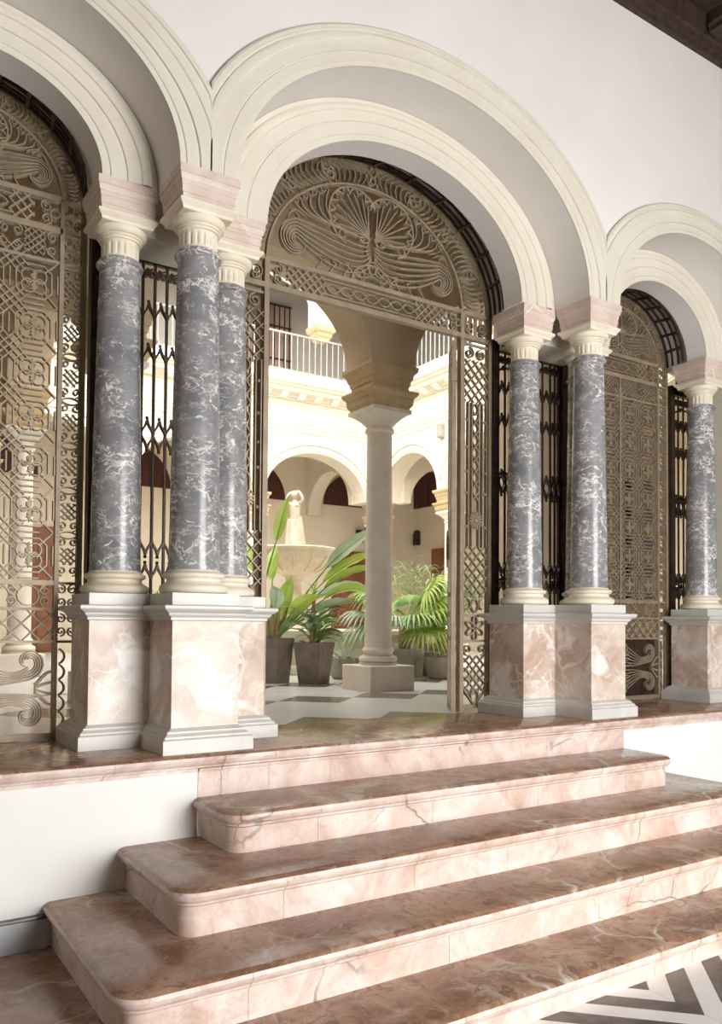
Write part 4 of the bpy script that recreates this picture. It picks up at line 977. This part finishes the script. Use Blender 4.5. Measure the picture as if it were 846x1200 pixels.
# grassy palm behind it
gp = thing('grassy_palm', 'feathery fine leaved palm below the dark spotlight, behind the fan palm', 'plant', (4.7, 4.25, 0))
pot_sq(4.7, 4.25, .17, .14, .34, 'brown square planter holding the feathery palm', ang=.55)
for k in range(24):
    a = k * 2.399; L = random.uniform(.75, 1.2); s = path((4.7 + .05 * cos(a), 4.25 + .05 * sin(a), .32), a, random.uniform(1.15, 1.5), L, random.uniform(.5, 1.1), 12)
    m = MB(); m.tube(s, [.010 - .007 * i / 12 for i in range(13)], 4)
    for i in range(4, 13):
        for q in (0, 1, 2, 3):
            az = a + random.uniform(-1.4, 1.4) + (0 if q < 3 else pi); blade(m, path(s[i], az, random.uniform(.1, 1.0), random.uniform(.18, .34), 1.3, 5), lambda t: .0085 * sin(pi * (.1 + .88 * t)), .2)
    m.build('frond', M_GRASS, gp, 60)
# small pots at the foot of the column and to its right
pot_round(3.02, 3.78, [(.10, 0), (.145, .05), (.165, .13), (.16, .21), (.15, .215), (.14, .19)], 'rounded stone pot peeping out left of the lone column base')
pot_round(3.93, 3.36, [(.10, 0), (.115, .01), (.155, .17), (.165, .20), (.165, .225), (.145, .225), (.14, .20)], 'stone bowl of pale succulents next to the open gate leaf')
pot_round(4.12, 3.82, [(.12, 0), (.17, .08), (.185, .17), (.165, .26), (.155, .265), (.14, .24)], 'dark round pot between the square planter and the succulent bowl', M_POT)
sc = thing('succulent', 'pale yellow-green succulent trailing over the stone bowl', 'plant', (3.93, 3.36, .21))
for k in range(46):
    a = random.uniform(0, 6.28); r = random.uniform(0, .12); m = MB(); blade(m, path((3.93 + r * cos(a), 3.36 + r * sin(a), .21), a, random.uniform(.3, 1.2), random.uniform(.05, .11), 1.2, 5), lambda t: .009 * sin(pi * (.1 + .85 * t)), .3); m.build('leaf', M_PALE, sc)
fr_ = thing('trailing_plant', 'small grey-green trailing plant in the rounded pot left of the lone column', 'plant', (3.02, 3.78, .19))
for k in range(24):
    a = random.uniform(0, 6.28); m = MB(); blade(m, path((3.02 + .06 * cos(a), 3.78 + .06 * sin(a), .19), a, random.uniform(.5, 1.4), random.uniform(.15, .32), 1.2, 6), lambda t: .010 * sin(pi * (.1 + .85 * t)), .3); m.build('leaf', M_LEAFB, fr_)
# palm seen between the left columns and a second fan palm behind the broad leaves
fp2 = thing('fan_palm', 'bright green fan palm seen low between the left grey columns', 'plant', (1.15, 4.6, 0), 'fan palms in the courtyard')
pot_round(1.15, 4.6, [(.12, 0), (.16, .12), (.18, .34), (.19, .36), (.17, .36), (.16, .33)], 'round pot of the palm behind the left grey columns', M_POT2)
m = MB(); m.tube([(1.15, 4.6, .32), (1.16, 4.6, .62)], [.05, .04], 8); m.build('trunk', M_STEM, fp2, 60)
for k in range(9): fan_leaf(fp2, (1.16, 4.6, .60), k * .7, .35 + .3 * (k % 3), .32, .36, .5, 22, (M_PALM, M_LEAF)[k % 2])
fp3 = thing('fan_palm', 'fan palm low behind the left planter at the pedestal edge', 'plant', (2.05, 4.3, 0), 'fan palms in the courtyard')
pot_round(2.05, 4.3, [(.12, 0), (.16, .12), (.18, .30), (.19, .32), (.17, .32), (.16, .29)], 'round pot behind the left tapered planter', M_POT2)
m = MB(); m.tube([(2.05, 4.3, .28), (2.05, 4.3, .55)], [.05, .04], 8); m.build('trunk', M_STEM, fp3, 60)
for k in range(8): fan_leaf(fp3, (2.05, 4.3, .55), k * .78 + .3, .3 + .25 * (k % 3), .30, .34, .5, 22, (M_LEAF, M_PALM)[k % 2])
